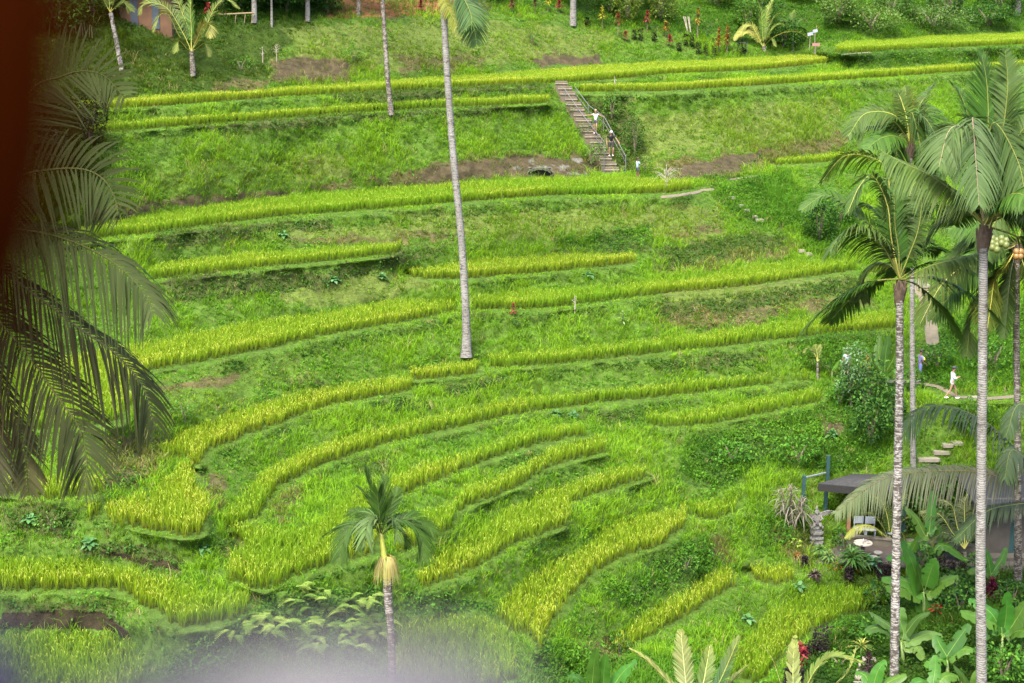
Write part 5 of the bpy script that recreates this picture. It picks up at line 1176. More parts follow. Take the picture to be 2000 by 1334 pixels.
person(foot(1795, 745), -math.pi/2+.2, 'man in violet blue clothes with a yellow chest bag behind the thin trunk',
       dict(knL=(-.05, .07, .28), anL=(-.05, .08, .04), knR=(.05, -.02, .28), anR=(.05, -.08, .06), elR=(.13, .02, .63), haR=(.10, .14, .55), elL=(-.13, .02, .63), haL=(-.08, .14, .56), head=(0, .03, .92)),
       (.13, .13, .24), (.10, .11, .26), H=1.72, skin=SKIND, sleeve=.4, leg=.6, bag=((0, .10, .70), (.10, .06, .07), (.55, .48, .08), [(-.05, .07, .79), (.0, .1, .73), (.06, .07, .66)]))
person(foot(1652, 741), .3, 'person in a white shirt and black shorts standing behind the leafy sapling',
       dict(), (.36, .42, .48), (.015, .015, .018), H=1.66, sleeve=.35, leg=.6)

# ------------------------------------------------------------------ garden: floor, house, pavilion, furniture
zf = -26.4+CAMZ
FLOOR = simple('garden_concrete', (.045, .034, .026), .85, .45, 1.2, .2)  # concrete tone darkened to carry the garden's shade
def flatsheet(name, px, z, mat, lab, kind='structure', cat=None, th=0):
    P = np.array([onz(u, v, z) for u, v in px]); n = len(P)
    o = npmesh(name, P, list(range(n))[::-1], [n], mat); 
    if o.data.polygons[0].normal.z < 0: o.data.flip_normals()
    tag(o, lab, cat, kind=kind); return o
flatsheet('garden_floor', [(1590,1100),(1640,1062),(1720,1054),(1930,1064),(2110,1070),(2110,1122),(1850,1112),(1710,1106)], zf+.03, FLOOR, 'brown concrete terrace of the garden')
# house
hp = onz(1965, 1086, zf); th = float(proj(hp)[2]); s = mpp(th)
hs = empty('garden_house', hp); tag(hs, 'low grey garden house with a teal door at the right edge', 'house')
WALL = simple('stained_plaster', (.06, .052, .04), .9, .45, 1.5, .2); ROOFM = simple('dark_sheet_roof', (.014, .0125, .010), .7, .4, 6, .4); TEAL = simple('teal_paint', (.012, .048, .046), .6, .3, 4)
b = MB(); b.box((-.55, .12, 1.35), (1.3, .24, 2.7)); b.box((1.9, .12, 1.35), (3.0, .24, 2.7)); b.box((.25, .12, 2.35), (.299, .23, .7)); b.box((1.3, 1.4, 1.30), (4.4, 2.3, 2.5)); b.build('wall', WALL, hs)
b = MB(); b.box((.24, .05, 1.0), (.56, .06, 1.95)); dr = b.build('door', TEAL, hs)
b = MB(); 
for x in (-.02, .24, .5): b.box((x+.0, .012, 1.0), (.02, .02, 1.9))
b.build('door_batten', simple('teal_dark', (.02, .06, .06), .6), dr)
b = MB(); b.box((.8, 1.0, 2.72), (5.0, 3.6, .12), rx=.10); b.build('roof', ROOFM, hs)
b = MB(); b.box((.9, -.35, .06), (4.4, .6, .22)); b.box((.6, -1.0, -.02), (4.0, .5, .12)); b.build('plinth', simple('plinth_concrete', (.07, .06, .045), .9, .4, 2, .2), hs)
# low wall behind the table
p0, p1 = onz(1640, 1060, zf), onz(1930, 1082, zf); d = p1-p0; L = float(np.linalg.norm(d)); rz = math.atan2(d[1], d[0]); b = MB()
b.box((L/2, 0, .17), (L, .3, .34)); b.box((L/2, 0, .365), (L+.05, .36, .05)); o = b.build('low_wall', simple('wall_concrete', (.10, .087, .062), .9, .4, 2, .3)); o.location = p0; o.rotation_euler.z = rz; tag(o, 'low concrete wall running behind the round garden table', 'wall')
# pavilion
tp = float(depth(1615, 1010)); pv = at(1690, 1030, tp); pav = empty('pavilion', pv); tag(pav, 'open garden shelter with a flat dark grey roof left of the house', 'shelter')
def plocal(u, v, dt): return np.array(at(u, v, tp+dt))-pv
s = mpp(tp)
A_, B_, C2, D_ = plocal(1598,944,-1.2), plocal(1760,958,-1.2), plocal(1790,930,1.2), plocal(1668,925,1.2)
V = [A_, B_, C2, D_]+[q-np.array([0, 0, .07]) for q in (A_, B_, C2, D_)]
f = [[0, 1, 2, 3], [7, 6, 5, 4], [0, 4, 5, 1], [1, 5, 6, 2], [2, 6, 7, 3], [3, 7, 4, 0]]
npmesh('roof', V, [i for q in f for i in q], [4]*6, simple('grey_roof_felt', (.042, .039, .037), .9, .65, 7, .8), pav)
b = MB(); q = (B_-A_); a = math.atan2(q[1], q[0]); mid = (A_+B_)/2; b.box((mid[0], mid[1]-.06, mid[2]-.17), (float(np.linalg.norm(q))+.05, .06, .34), a, ry=-math.atan2(q[2], math.hypot(q[0], q[1]))); b.build('fascia', ROOFM, pav)
for (u, v0, v1, dt, m_) in ((1614,950,1012,-.4,TEAL), (1606,960,990,1.2,TEAL), (1661,955,1048,-.6,simple('brown_post_wood', (.20, .10, .05), .8, .4, 5)), (1768,955,1050,-.6,TEAL)):
    b = MB(); t_ = plocal(u, v0, dt); l_ = plocal(u, v1, dt); l_[:2] = t_[:2]; b.box((t_+l_)/2, (.16, .16, abs(t_[2]-l_[2]))); b.build('post', m_, pav)
# two free teal posts and a rail at the left
fp = gp(1569, 1004); tf = float(depth(1569, 1004)); fr_ = empty('gate_frame', fp); tag(fr_, 'two teal posts joined by a slanting pole left of the shelter roof', 'gate frame')
for (u, v0, v1, dt) in ((1569,928,1004,0), (1616,918,950,1.2)):
    b = MB(); t_ = np.array(at(u, v0, tf+dt))-fp; l_ = np.array(at(u, v1, tf+dt))-fp; b.box(((t_+l_)/2), (.15, .15, abs(t_[2]-l_[2])+(.1 if v1 > 1000 else 1.5))); b.build('post', TEAL, fr_)
b = MB(); b.tube([np.array(at(1571, 933, tf))-fp, np.array(at(1615, 923, tf+1.2))-fp], .05, 6); b.build('rail', simple('grey_pole', (.14, .15, .15), .7), fr_)
# statue
sp = gp(1593, 1062); ts = float(depth(1593, 1062)); s = mpp(ts); sto = empty('stone_statue', sp); tag(sto, 'weathered grey carved statue of a winged figure on a tiered plinth', 'statue')
ST_ = simple('weathered_stone', (.19, .18, .16), .95, .55, 9, .8); b = MB()
h = 40*s
for k, (w_, z0, z1) in enumerate(((.66, 0, .16), (.56, .16, .30), (.68, .30, .38), (.46, .38, .56), (.62, .56, .66), (.50, .66, .86), (.58, .86, .93), (.40, .93, 1.0))):
    b.box((.02*math.sin(k*2), 0, (z0+z1)/2*h+.001), (w_*.82, w_*.8, (z1-z0)*h+.01), k*.05, .93)
    if k in (0, 2, 4, 6):
        for x in (-1, 1): b.ball((x*w_*.4, -w_*.35, z1*h), (.06, .05, .07), 6, 4)
b.build('plinth', ST_, sto); b = MB()
b.tube([(0, 0, h), (.02, 0, h+.25), (-.02, -.02, h+.5)], [.20, .19, .13], 8); b.ball((-.02, -.05, h+.62), (.11, .12, .13)); b.tube([(-.02, -.02, h+.72), (-.03, 0, h+.92)], [.08, .015], 6)
b.tube([(-.02, -.13, h+.6), (-.05, -.24, h+.56)], [.05, .01], 5)
for x in (-1, 1): b.tube([(x*.15, -.02, h+.42), (x*.24, -.1, h+.3), (x*.1, -.2, h+.25)], [.06, .05, .04], 6); b.tube([(x*.1, -.1, h+.1), (x*.16, -.22, h+.02), (x*.14, -.2, h-.08)], [.09, .07, .05], 6)
b.build('figure', ST_, sto, True)
for x0, x1 in (((.12, .52), (.85, .62)), ((-.12, .5), (-.42, .44))):
    b = MB()
    for q in range(4): b.tube([(x0[0], .05, h+x0[1]-.05*q), ((x0[0]+x1[0])/2, .06, h+x1[1]-.06*q+.03), (x1[0]*(1-.12*q), .06, h+x1[1]-.07*q)], [.05, .045, .012], 6, flat=.6)
    b.build('wing', ST_, sto)
# table, bottle, stools
tpz = onz(1684, 1090, zf+.03); tb_ = empty('round_table', tpz); tag(tb_, 'round garden table with a pale mosaic top', 'table')
m, nt, out = newmat('mosaic_top'); tc = nt.nodes.new('ShaderNodeTexCoord'); vo = N(nt, 'ShaderNodeTexVoronoi', Scale=4.5); nt.links.new(tc.outputs['Object'], vo.inputs['Vector'])
p = N(nt, 'ShaderNodeBsdfPrincipled', Roughness=.6); nt.links.new(ramp(nt, [(.28, (.08, .07, .05)), (.34, (.26, .235, .18))], vo.outputs['Distance']), p.inputs['Base Color']); nt.links.new(p.outputs[0], out.inputs[0])
b = MB(); b.lathe([(.02, .70), (.41, .70), (.42, .72), (.41, .75), (.02, .751)], 28); b.build('table_top', m, tb_)
b = MB(); b.lathe([(.22, 0), (.20, .06), (.09, .12), (.08, .55), (.14, .70)], 14); b.build('pedestal', simple('dark_pedestal', (.06, .055, .05), .8, .4, 5), tb_)
b = MB(); b.lathe([(.035, 0), (.035, .12), (.012, .16), (.014, .20)], 10); o = b.build('bottle', simple('white_ceramic', (.4, .4, .38), .3), smooth=True); o.location = tpz+np.array([0, -.05, .753]); tag(o, 'small white bottle standing on the round garden table', 'bottle')
for (u, v, lb) in ((1714,1097,'dark garden stool right of the round table'), (1705,1106,'garden stool in front of the round table, half behind leaves')):
    q = onz(u, v, zf+.03); st_ = empty('stool', q); tag(st_, lb, 'stool', 'stools round the garden table'); b = MB(); b.lathe([(.02, .40), (.19, .40), (.20, .43), (.19, .46), (.02, .461)], 18); b.build('seat', simple('stool_seat', (.17, .16, .13), .7, .4, 6), st_)
    b = MB(); b.lathe([(.14, 0), (.06, .08), (.05, .3), (.12, .40)], 10); b.build('leg', simple('stool_leg', (.05, .05, .045), .8), st_)
WHT = simple('white_plastic', (.19, .21, .235), .45, .1)
def chair(u, v, rz, lab):
    q = onz(u, v, zf+.03); c = empty('garden_chair', q, rz); tag(c, lab, 'chair', 'white chairs behind the garden table')
    b = MB(); b.box((0, 0, .45), (.48, .46, .04)); b.build('seat', WHT, c)
    b = MB(); b.box((0, .23, .80), (.46, .035, .34)); b.box((-.19, .235, .54), (.04, .03, .2)); b.box((.19, .235, .54), (.04, .03, .2)); b.build('backrest', WHT, c)
    for x in (-.2, .2):
        for y in (-.19, .19): b = MB(); b.box((x, y, .215), (.045, .045, .43)); b.build('leg', WHT, c)
chair(1678, 1050, .1, 'white garden chair nearest the brown post, seen from the front'); chair(1699, 1051, -.1, 'white garden chair right of its twin, behind the yellow frond'); chair(1741, 1058, -.5, 'white garden chair close to the blackened palm trunk')
# stone steps in the lower right and stepping stones
SLAB = simple('stone_slab', (.21, .185, .13), .9, .3, 3, .3)
def slab(u, v, wpx, dpx, lab, grp, z=.12, rz=0, name='stone_step'):
    q = gp(u, v); s = mpp(float(depth(u, v))); b = MB(); dd = dpx*s/.45; b.box((0, 0, -.06), (wpx*s, dd, .16), .02, .97); b.box((wpx*s*.46, .02, -.07), (wpx*s*.2, dd*.8, .14), .3)
    o = b.build(name, SLAB); o.location = q+np.array([0, 0, z]); o.rotation_euler.z = rz; tag(o, lab, 'stone step', grp)
for k, (u, v) in enumerate(((1697,1293), (1690,1305), (1686,1317), (1683,1329), (1680,1341))): slab(u, v, 26, 7, ('topmost', 'second', 'third', 'fourth', 'lowest')[k]+' pale slab of the garden steps at the bottom edge', 'garden steps at the lower right', rz=-.1)
for u, v, w, lb in ((1428,388,12,'highest of the small stone steps below the ledge path'), (1447,404,10,'second small stone step below the ledge path'), (1458,413,10,'third small stone step below the ledge path'), (1473,425,9,'fourth small stone step below the ledge path'), (1483,432,15,'lowest and widest small stone step below the ledge path'),
                    (1565,492,11,'upper white stone at the end of the mid right terrace'), (1579,498,11,'lower white stone at the end of the mid right terrace')): slab(u, v, w, 4, lb, 'small stones stepping down the right slope')
for u, v, w, lb in ((1807,560,13,'upper concrete step on the sandy path'), (1807,574,13,'lower concrete step on the sandy path'), (1818,707,14,'step below the sandy path above the walkers'), (1815,695,12,'narrow step at the foot of the sandy path'),
                    (1905,780,24,'flat stone on the walkers path'), (1868,868,20,'small stone above the lower flags'), (1838,886,30,'upper large flag of the lower path'), (1812,900,40,'largest pale flag of the lower path'), (1850,872,18,'dim flag behind the drooping frond')): slab(u, v, w, 6, lb, 'stones of the right hand path')
for u, v in ((1725,1218),): pass
# ------------------------------------------------------------------ flower bed and shrubs
PURP = [(.020, .012, .016), (.045, .025, .035), (.03, .035, .02)]; REDC = [(.22, .02, .03), (.12, .015, .025), (.30, .05, .06)]; GRN = [(.04, .11, .02), (.07, .15, .03), (.10, .17, .05)]
GA = 'plants of the garden flower bed'
lance(1590, 1128, 24, [(.07, .045, .05), (.15, .12, .10), (.05, .02, .03)], 'spiky purple and cream rosette at the left corner of the flower bed', n=46, L=.5, w=.06, up=.3, group=GA)
lance(1662, 1112, 50, GRN, 'tall dark green strap leaved plant in front of the round table', n=50, L=.75, w=.09, up=.6, group=GA, stems=3)
lance(1684, 1112, 38, GRN, 'smaller green strap leaved plant right of the tall one', n=36, L=.6, w=.08, up=.55, group=GA, stems=2)
lance(1600, 1092, 32, [(.08, .16, .04), (.12, .2, .06)], 'green frangipani like sapling beside the statue foot', n=30, L=.45, w=.10, up=.7, group=GA)
lance(1618, 1100, 30, [(.10, .20, .05), (.16, .22, .05)], 'yellow green leafy sapling in the middle of the flower bed', n=30, L=.45, w=.1, up=.6, group=GA)
lance(1706, 1122, 40, [(.05, .14, .07), (.06, .16, .06)], 'broad leaved green plant right of the stools', n=16, L=.6, w=.16, up=.7, group=GA)
lance(1556, 1088, 16, [(.30, .12, .05), (.16, .10, .03)], 'orange tinged small plant left of the flower bed', n=24, L=.3, w=.06, up=.4, group=GA)
shrub(1632, 1112, 30, 13, [(.30, .09, .03), (.22, .05, .02), (.10, .10, .03)], 'low orange red flowering shrub in the flower bed', lsz=.08, group=GA)
shrub(1682, 1118, 26, 17, [(.16, .03, .02), (.10, .05, .02)], 'low dark red shrub right of the orange one', lsz=.09, group=GA)
shrub(1552, 1072, 24, 22, [(.22, .30, .04), (.14, .24, .03)], 'small bright yellow green shrub on the grass left of the statue', lsz=.11)
shrub(1650, 1075, 40, 34, [(.05, .10, .03), (.09, .15, .04)], 'green potted shrub between the statue and the table', lsz=.09, group=GA)
DC = 'columns of small dark leaves in the garden'
for u, v, w, h, lb in ((1571,1110,9,26,'short dark column plant left of the spiky rosette'), (1657,1132,16,28,'dark column plant at the foot of the tall strap leaved plant'), (1722,1130,20,30,'left dark column plant beside the blackened trunk'), (1738,1132,16,32,'right dark column plant touching the blackened trunk'),
                       (1838,1120,14,32,'dark column plant left of the house step'), (1858,1126,16,34,'taller dark column plant in front of the house step'), (1878,1124,14,28,'dark column plant nearest the white trunk'), (1600,1287,30,56,'large dark purple column shrub beside the red cordyline'), (1580,1290,20,34,'smaller dark purple column left of the large one'),
                       (1543,1345,24,46,'dark purple column shrub left of the red cordyline at the bottom'), (1562,1345,12,40,'slim dark column right beside the bottom one')):
    shrub(u, v, w, h, PURP, lb, name='column_shrub', lsz=.10, shape='column', group=DC, n=420 if w < 20 else 1000)
lance(1566, 1305, 56, REDC, 'crimson cordyline between the dark purple shrubs', n=40, L=.45, w=.10, up=.8, wh=.25, stems=3)
lance(1695, 1318, 52, [(.03, .015, .015), (.06, .03, .03)], 'dark maroon cordyline right of the stone steps', n=36, L=.4, w=.08, up=.8, wh=.2)
lance(1682, 1276, 32, [(.12, .20, .05), (.30, .30, .06)], 'pale green finger leaved plant left of the steps', n=34, L=.6, w=.06, up=.5)
lance(1829, 1212, 34, [(.35, .02, .03), (.05, .11, .02), (.22, .02, .02)], 'plant with scarlet flowers under the banana leaves', n=26, L=.4, w=.1, up=.8)
lance(1944, 1175, 50, [(.12, .01, .03), (.08, .01, .03)], 'deep red cordyline right of the white trunk', n=50, L=.5, w=.09, up=.75, wh=.2, stems=3)
GR = [(.018, .055, .012), (.035, .095, .014), (.06, .14, .02)]
for u, v, w, h, lb in ((1700,870,80,100,'dark leafy thicket bush above the shelter'), (1690,800,110,90,'big dark bush beside the walkers path'), (1745,830,50,70,'dark bush behind the blackened trunk'), (1640,790,60,36,'low light green bush at the end of the short rice strip'),
                       (1600,470,70,90,'dark ferny thicket left of the palm crowns'), (1640,440,60,60,'rough shrub behind the palm crowns'), (1430,900,90,36,'bright creeping bush left of the thicket'), (1560,900,90,40,'leafy bush above the shelter roof'), (1780,760,50,40,'bush in front of the violet shirted walker'),
                       (1960,1330,110,70,'leafy shrub in the bottom right corner'), (1700,1250,60,40,'broad leaved weeds beside the field corner'), (1990,1290,70,60,'feathery light green shrub at the right edge'), (1640,1300,90,18,'low creeping shrub left of the stone steps'), (1875,1200,80,60,'dark shrub in the shade behind the banana leaves'),
                       (1820,1010,80,50,'shadowy bush behind the upright banana leaf'), (1920,985,110,60,'dark bush hanging over the garden house roof'), (1830,960,90,45,'dark bush behind the dried frond'), (1770,1040,40,34,'shadowy bush beside the garden chairs'), (1905,1060,60,40,'dark bush against the garden house wall'), (1990,950,70,60,'dark bush behind the rightmost palm trunk'), (1640,1062,30,30,'dark bush beside the low wall end'), (1800,1112,60,50,'dark bush in front of the garden terrace between the trunks'), (1905,1118,40,40,'dark bush in front of the house steps'), (1712,1185,60,46,'dark bush left of the tall banana plant'), (1860,1170,90,60,'dark bush behind the scarlet flowered plant'), (1975,1190,70,60,'dark bush behind the deep red cordyline'), (1720,1010,70,40,'olive green bush under the shelter'), (1900,840,90,60,'lush bush under the walkers path'), (1830,720,60,50,'round green bush beside the walking woman'), (1940,720,100,60,'green bushes right of the walking woman')):
    shrub(u, v, w, h, GR if 'dark' in lb or 'shadow' in lb else [(.045, .13, .014), (.08, .19, .02), (.03, .09, .012)], lb, name='bush', lsz=.17, group='bushes of the right hand slope')
shrub(1662, 800, 60, 130, [(.14, .22, .12), (.06, .15, .03), (.09, .18, .06)], 'tall feathery grey green sapling hiding part of a person', name='sapling', lsz=.13, up=.2)
lance(1692, 740, 56, [(.42, .32, .03), (.20, .05, .04), (.10, .14, .03)], 'plume of yellow leaves on a reddish stem in the thicket', n=30, L=.35, w=.08, up=.8, wh=.35)
# reed clump left of the gate posts
lance(1545, 1030, 105, [(.16, .15, .12), (.10, .12, .06), (.20, .17, .13)], 'tall greyish reed clump with arching leaves left of the teal posts', n=34, L=1.0, w=.05, up=.75, wh=.35, stems=5, arch=.8)
# ferns in the lower middle
FE = [(.13, .22, .03), (.19, .27, .05), (.08, .15, .02)]
for k, (u, v, w, h, lb) in enumerate(((600,1180,90,50,'pale fern clump left of the areca palm'), (680,1200,110,60,'widest pale fern clump behind the areca trunk'), (560,1230,110,50,'fern clump near the blurred chair back'), (640,1265,120,60,'lowest fern clump above the blurred chair back'), (720,1250,60,70,'fern clump touching the areca trunk'), (500,1240,90,40,'leftmost pale fern clump'))):
    P = gp(u, v); t = float(depth(u, v)); s = mpp(t); root = empty('fern_clump', P); tag(root, lb, 'fern', 'fern clumps at the bottom'); r = np.random.default_rng(k+70)
    rows = []; cl = []
    for i in range(34):
        a = r.random()*6.283; L = r.uniform(.6, 1.0); o2 = (r.random(2)-.5)*np.array([w*s, w*s*.8]); p0 = np.array([o2[0], o2[1], r.random()*h*s*.5]); d = np.array([math.cos(a), math.sin(a), 0])
        c = FE[int(r.integers(3))]
        for q in range(16):
            x_ = (q+1)/17; B = p0+d*L*x_*.8+np.array([0, 0, .55*L*x_-.75*L*x_*x_+.2]); side = np.array([-d[1], d[0], 0]); l2 = .22*L*math.sin(math.pi*min(1, x_*.85+.15))
            for sd in (-1, 1):
                T_ = B+side*sd*l2+d*l2*.4; rows.append([B-d*.012, B+d*.03, (B+T_)/2+d*.03, T_]); cl.append(c)
    R = np.array(rows).reshape(-1, 3); n_ = len(rows)
    npmesh('fronds', R, (np.arange(n_)[:, None]*4+np.array([0, 1, 2, 0, 2, 3])).ravel(), np.full(2*n_, 3), LEAF, root, col=np.clip(np.repeat(jit(np.array(cl), .5, r), 4, 0), 0, 1))
# ------------------------------------------------------------------ small things on the terraces
lance(1003, 617, 26, REDC+[(.10, .06, .02)], 'small dark red cordyline standing on the grassy ledge in mid field', n=26, L=.25, w=.08, up=.85, wh=.25)
lance(1216, 640, 34, [(.16, .24, .08), (.10, .18, .04)], 'small pale green sapling on the grassy bank in mid field', n=20, L=.3, w=.09, up=.9, wh=.3)
lance(1008, 640, 24, GRN, 'little green tuft plant below the red cordyline', n=24, L=.3, w=.06, up=.5)
def deadwood(u, v, h, n, label, seed, spread=.5, col=None):
    P = gp(u, v); s = mpp(float(depth(u, v))); b = MB(); r = random.Random(seed); H_ = h*s
    b.tube([(0, 0, -.1), (.03, 0, H_*.5), (0, .02, H_)], [.035, .028, .012], 6)
    for k in range(n):
        a = r.uniform(0, 6.28); z = H_*r.uniform(.4, .95); l = H_*spread*r.uniform(.5, 1.2); e = r.uniform(-.2, .6)
        b.tube([(0, 0, z), (math.cos(a)*l*.5, math.sin(a)*l*.5, z+l*.35), (math.cos(a)*l, math.sin(a)*l, z+l*e)], [.014, .010, .005], 5)
    o = b.build('dead_sapling', DEADM); o.location = P; tag(o, label, 'dead sapling')
DEADM = simple('dry_wood', (.30, .25, .20), .9, .3, 8)
deadwood(1300, 376, 44, 26, 'bare dried sapling at the right end of the long curved field', 1, .7)
deadwood(1122, 612, 36, 5, 'thin dry stick with a tuft at the edge of the mid rice strip', 2, .2)
deadwood(1200, 175, 26, 4, 'dry stalk beside the top of the stair', 3, .3)
deadwood(540, 120, 34, 12, 'grey dead stump bush on the upper left bank', 4, .3)
deadwood(513, 122, 30, 10, 'leaning dead stick on the upper left bank', 5, .2)
TARO = [(.10, .22, .08), (.07, .17, .05)]
for u, v, h, lb in ((552,462,14,'small taro clump under the long curved field'), (652,550,14,'taro clump on the mid left bank'), (745,545,14,'taro plant left of the oval field'), (1120,815,12,'row of pale taro leaves above the curved strip'), (1085,812,12,'taro leaves at the tip of the curved strip'),
                    (60,1020,22,'broad leaved weed clump at the left edge'), (395,1075,16,'taro leaves on the corner of the undercut bank'), (175,1065,16,'dark leaved weed on the left bank'), (1460,1215,20,'dark weed clump in the lower right field'), (1560,1150,14,'little upright weed in the lower right field'),
                    (1625,855,26,'fern growing out of the earth hollow'), (1150,540,10,'leafy weed on the rim below the oval field'), (1362,560,0,'')):
    if h: lance(u, v, h, TARO, lb, name='taro', cat='weed', n=18, L=.42, w=.20, up=.35, group='broad leaved weeds on the banks')
for u, v, w, h, lb in ((100,1030,60,28,'leafy weed bush on the left bank'), (470,135,60,24,'olive grass hummock on the upper left bank'), (690,120,50,30,'bright green weed bush below the red wall'), (1040,85,26,24,'light green weed bush right of the tall palm top'), (1155,320,50,40,'overgrown bush left of the stair foot'), (1168,300,26,22,'small overhanging bush left of the middle steps'), (1138,262,26,24,'small bush at the left edge of the upper steps'), (1112,222,24,20,'little bush at the left of the top steps'), (1218,318,22,30,'leafy bush at the right edge of the lower steps'), (1240,300,40,80,'dark shrub right of the stair rail'), (1195,230,40,50,'leafy shrub right of the stair top'), (1260,340,30,36,'shadowed shrub at the foot of the stair'),
                       (360,825,50,50,'upright grassy clump on the lower left bank'), (1340,1110,60,30,'bushy weeds on the bank right of the tongue field'), (1210,1275,50,36,'dark weed bush at the bottom centre'), (1500,60,1,1,'')):
    if w > 1: shrub(u, v, w, h, GR if 'dark' in lb or 'shadow' in lb else [(.06, .15, .02), (.10, .20, .03)], lb, name='weed_bush', lsz=.11, group='weed bushes on the banks')
shrub(178, 285, 70, 105, [(.012, .022, .010), (.02, .035, .014)], 'dark round tree at the left behind the palm fronds', cat='tree', name='tree', lsz=.16, up=.1)
shrub(120, 330, 90, 140, [(.014, .024, .010), (.022, .035, .012)], 'shadowy tree at the left edge behind the blurred post', cat='tree', name='tree', lsz=.18, up=.1)
# ------------------------------------------------------------------ along the top: hut, fence, crotons, signs
hp = gp(285, 57); th = float(depth(285, 57)); hut = empty('hut', hp); tag(hut, 'small orange walled hut with blue doors half hidden at the top left', 'hut'); s = mpp(th)
b = MB(); b.box((0, 1.2, 1.1), (100*s, 2.2, 3.2)); b.build('wall', simple('orange_plaster', (.12, .062, .03), .9, .35, 2), hut)
for x in (-22, 20): b = MB(); b.box((x*s/1, .08, .95), (14*s, .06, 1.9)); b.build('door', simple('faded_blue', (.04, .055, .075), .7, .3, 4), hut)
b = MB(); b.box((0, 1.0, 2.95), (125*s, 3.6, .12), rx=.2); b.build('roof', simple('thatch_dark', (.09, .07, .05), .95, .5, 8, .6), hut)
BAM = simple('bamboo', (.20, .15, .07), .7, .35, 6)
q = gp(455, 42); b = MB(); s = mpp(float(depth(455, 42)))
o = empty('bamboo_fence', q); tag(o, 'low bamboo rail fence beneath the red flowers at the top left', 'fence')
b.tube([(-38*s, 0, .42), (0, 0, .48), (42*s, 0, .55)], .05, 6); b.build('rail', BAM, o)
for x in (-30, -14, 4, 22, 36): b = MB(); b.tube([(x*s, 0, -.1), (x*s+.1, 0, .5)], .03, 5); b.build('post', BAM, o)
q = gp(150, 70); s = mpp(float(depth(150, 70))); o = empty('stick_fence', q); tag(o, 'rickety fence of upright sticks in the shade at the far left', 'fence')
for k in range(12): b = MB(); b.tube([((k-6)*6*s, 0, -.1), ((k-6)*6*s+.1*math.sin(k*2), 0, .75+.2*math.sin(k))], .025, 5); b.build('stick', BAM, o)
q = gp(1340, 63); s = mpp(float(depth(1340, 63))); b = MB()
for x0, x1 in ((-5, 2), (-2, 3), (3, 8), (5, 9), (-6, 4)): b.tube([(x0*s, .1, 30*s), (x1*s, -.1, 0)], .035, 5)
o = b.build('pole_bundle', simple('bleached_wood', (.26, .225, .17), .9, .3, 6)); o.location = q; tag(o, 'bundle of bleached poles leaning together on the top right bank', 'poles')
YR = [(.28, .20, .025), (.22, .08, .02), (.10, .02, .02)]; YL = [(.42, .38, .03), (.22, .24, .03)]
banana(1935, 1165, [[(1935,1120),(1928,1085),(1915,1062)], [(1937,1120),(1955,1095),(1965,1070)], [(1934,1122),(1912,1112),(1890,1118)]], 'small banana plant in front of the house wall right of the white trunk', crown=(1935,1130), W=.45)
banana(1772, 1125, [[(1772,1090),(1764,1060),(1750,1040)], [(1774,1090),(1786,1065),(1795,1045)], [(1771,1092),(1752,1086),(1732,1092)]], 'small banana plant on the garden terrace edge beside the blackened trunk', crown=(1772,1098), W=.45)
CR = 'crotons and cordylines along the top bank'
for u, v, h, cl, lb, st_ in ((1176,62,50,YL,'yellow croton standing alone right of the grey trunk',1), (1207,72,48,[(.22,.05,.03),(.12,.04,.03)],'rusty red cordyline on a bare stem',1), (1264,62,40,REDC,'crimson cordyline right of the yellow ferns',1), (1300,74,30,YR,'yellow orange croton above a red one',1), (1308,92,22,REDC,'small crimson cordyline under the orange croton',1),
                            (1362,78,62,YR,'tall golden croton beside the leaning poles',1), (1403,106,52,YR,'left croton of the dark pair with yellow tips',2), (1420,108,58,YR,'right croton of the dark pair with orange tips',2), (1070,25,34,YL,'yellow croton left of the grey trunk',1), (1092,24,22,REDC,'small magenta cordyline near the yellow croton',1),
                            (1000,26,30,[(.10,.03,.03),(.2,.05,.05)],'dark red cordyline at the top centre',1), (1045,30,34,[(.06,.03,.03),(.1,.04,.03)],'dark cordyline at the top centre right',1), (408,40,32,REDC,'scarlet flowering plant above the bamboo fence',1), (822,26,24,[(.2,.03,.03),(.1,.02,.02)],'dark red plant in front of the red earth wall',1), (1222,82,20,[(.3,.05,.05),(.06,.1,.03)],'low red leaved plant under the yellow ferns',1)):
    lance(u, v, h, cl, lb, name='croton', cat='croton', n=60, L=.42, w=.10, up=.9, wh=.5, group=CR, stems=st_)
for k, (u, v, h) in enumerate(((1239,78,18),(1251,80,20),(1278,82,16),(1326,100,14),(1340,90,22),(1351,92,22),(1364,106,20),(1377,108,20),(1394,112,32),(1444,108,26),(1452,106,22),(1147,52,14))):
    nm = ('first', 'second', 'third', 'fourth', 'fifth', 'sixth', 'seventh', 'eighth', 'ninth', 'tenth', 'eleventh')
    lb = 'small black leaved column plant in the dotted row, %s from the left' % nm[k] if k < 11 else 'small black leaved column plant by the grey white trunk'
    shrub(u, v, 10, h+3, [(.006, .005, .007), (.012, .010, .010)], lb, name='column_shrub', lsz=.10, shape='column', n=300, group='row of small black column plants at the top')
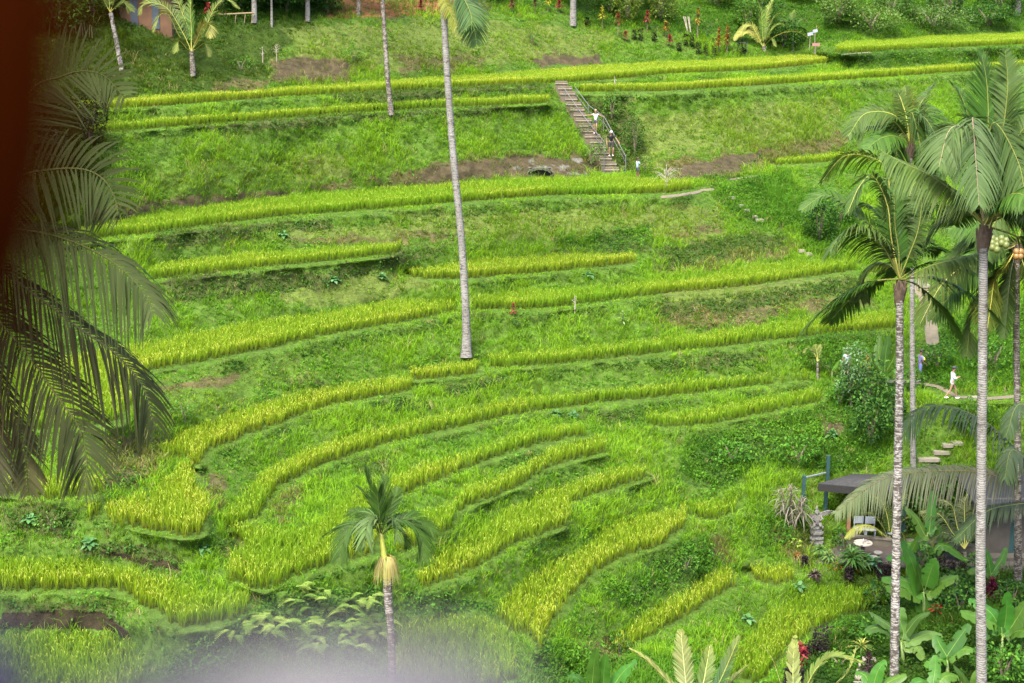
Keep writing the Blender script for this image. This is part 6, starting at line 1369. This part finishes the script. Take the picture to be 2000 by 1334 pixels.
for u, v, w, h, c, lb in ((1290,40,60,70,[(.16,.22,.04),(.08,.14,.03)],'yellowish tree fern clump at the top centre right'), (1225,40,60,70,[(.14,.19,.03),(.07,.12,.02)],'yellow green fern bush behind the red cordyline'), (1190,25,50,50,GR,'dark bush behind the yellow croton'), (1530,90,70,50,GR,'dark green bushes behind the young palm'), (1460,60,60,60,[(.05,.13,.02),(.08,.16,.02)],'green bush left of the young palm'),
                          (1640,40,90,60,[(.06,.14,.02),(.12,.18,.05)],'rough bush above the highest rice strip'), (1740,30,100,60,[(.06,.14,.02),(.10,.17,.05)],'long leaved bush on the top right bank'), (1850,25,100,60,[(.05,.12,.02),(.09,.14,.05)],'hanging bush on the top right bank'), (1950,25,90,60,GR,'dark green bush in the top right corner'), (1400,10,110,50,[(.06,.14,.02),(.10,.17,.04)],'bright bush above the golden croton'),
                          (1560,0,110,60,[(.06,.15,.02),(.11,.18,.04)],'bush above the young palm'), (560,24,110,90,GR,'dark undergrowth between the pale trunks'), (430,22,120,90,GR,'dark undergrowth behind the bamboo fence'), (365,18,70,70,GR,'dark bush right of the hut'), (180,36,90,100,GR,'dark bush left of the hut'), (110,60,120,120,GR,'dark bush behind the stick fence'), (640,24,70,80,GR,'dark bush beside the red earth wall'),
                          (500,18,110,90,GR,'dark bush behind the whitish trunk'), (960,0,70,40,[(.08,.10,.04),(.05,.08,.02)],'olive bush on the top edge'), (1120,0,110,40,GR,'dark bush on the top edge behind the grey white trunk'), (40,60,110,120,GR,'dark bush in the top left corner'), (230,30,80,90,GR,'dark bush between the hut and the ringed palm'), (400,5,110,80,GR,'dark bush at the top edge behind the bamboo fence'), (150,10,140,90,GR,'large dark bush at the top edge left of the ringed palm'), (300,2,120,60,GR,'dark bush on the hill above the hut'), (590,8,90,70,GR,'dark bush at the top edge left of the red earth'), (1250,10,120,70,[(.06,.14,.02),(.10,.17,.04)],'bush at the top edge above the yellow ferns'), (1700,55,110,40,[(.06,.14,.02),(.12,.18,.05)],'low rough bush right above the highest rice strip'), (1820,50,120,36,[(.05,.12,.02),(.10,.15,.05)],'low scrub at the top right over the rice strip'), (1930,48,120,40,GR,'low dark scrub at the right end above the rice strip'), (1480,40,80,60,GR,'dark bush directly left of the young palm crown')):
    shrub(u, v, w, h, c, lb, name='bush', lsz=.20, group='bushes along the top of the hill')
SG = simple('white_board', (.24, .25, .28), .5, .08); SR = simple('reddish_board', (.25, .12, .10), .7, .2)
for u, v, h, w, hh, m_, dx, lb in ((1581,102,38,11,6,SG,0,'small tilted white sign board, the lower of two at the top right'), (1590,102,44,9,6,SG,1,'small white sign board, the upper of two at the top right'), (1592,104,20,15,6,SR,2,'little reddish sign board under the white ones')):
    q = gp(u, v)+np.array([0, -.1*dx, 0]); s = mpp(float(depth(u, v))); o = empty('sign', q); tag(o, lb, 'sign', 'small signs beside the young palm'); b = MB(); b.tube([(0, .03, -.1), (0, .03, h*s)], .02, 5); b.build('post', DEADM, o)
    b = MB(); b.box((0, 0, h*s-hh*s/2), (w*s, .03, hh*s), ry=-.25 if dx < 2 else 0); b.build('board', m_, o)
q = gp(1450, 104); s = mpp(float(depth(1450, 104))); o = empty('hand_rail', q); tag(o, 'short grey rail frame left of the young palm foot', 'rail'); b = MB()
b.tube([(-9*s, 0, 20*s), (9*s, 0, 21*s)], .03, 5); b.build('bar', METAL, o); b = MB(); b.tube([(8*s, 0, 0), (9*s, 0, 21*s)], .03, 5); b.build('post', METAL, o)
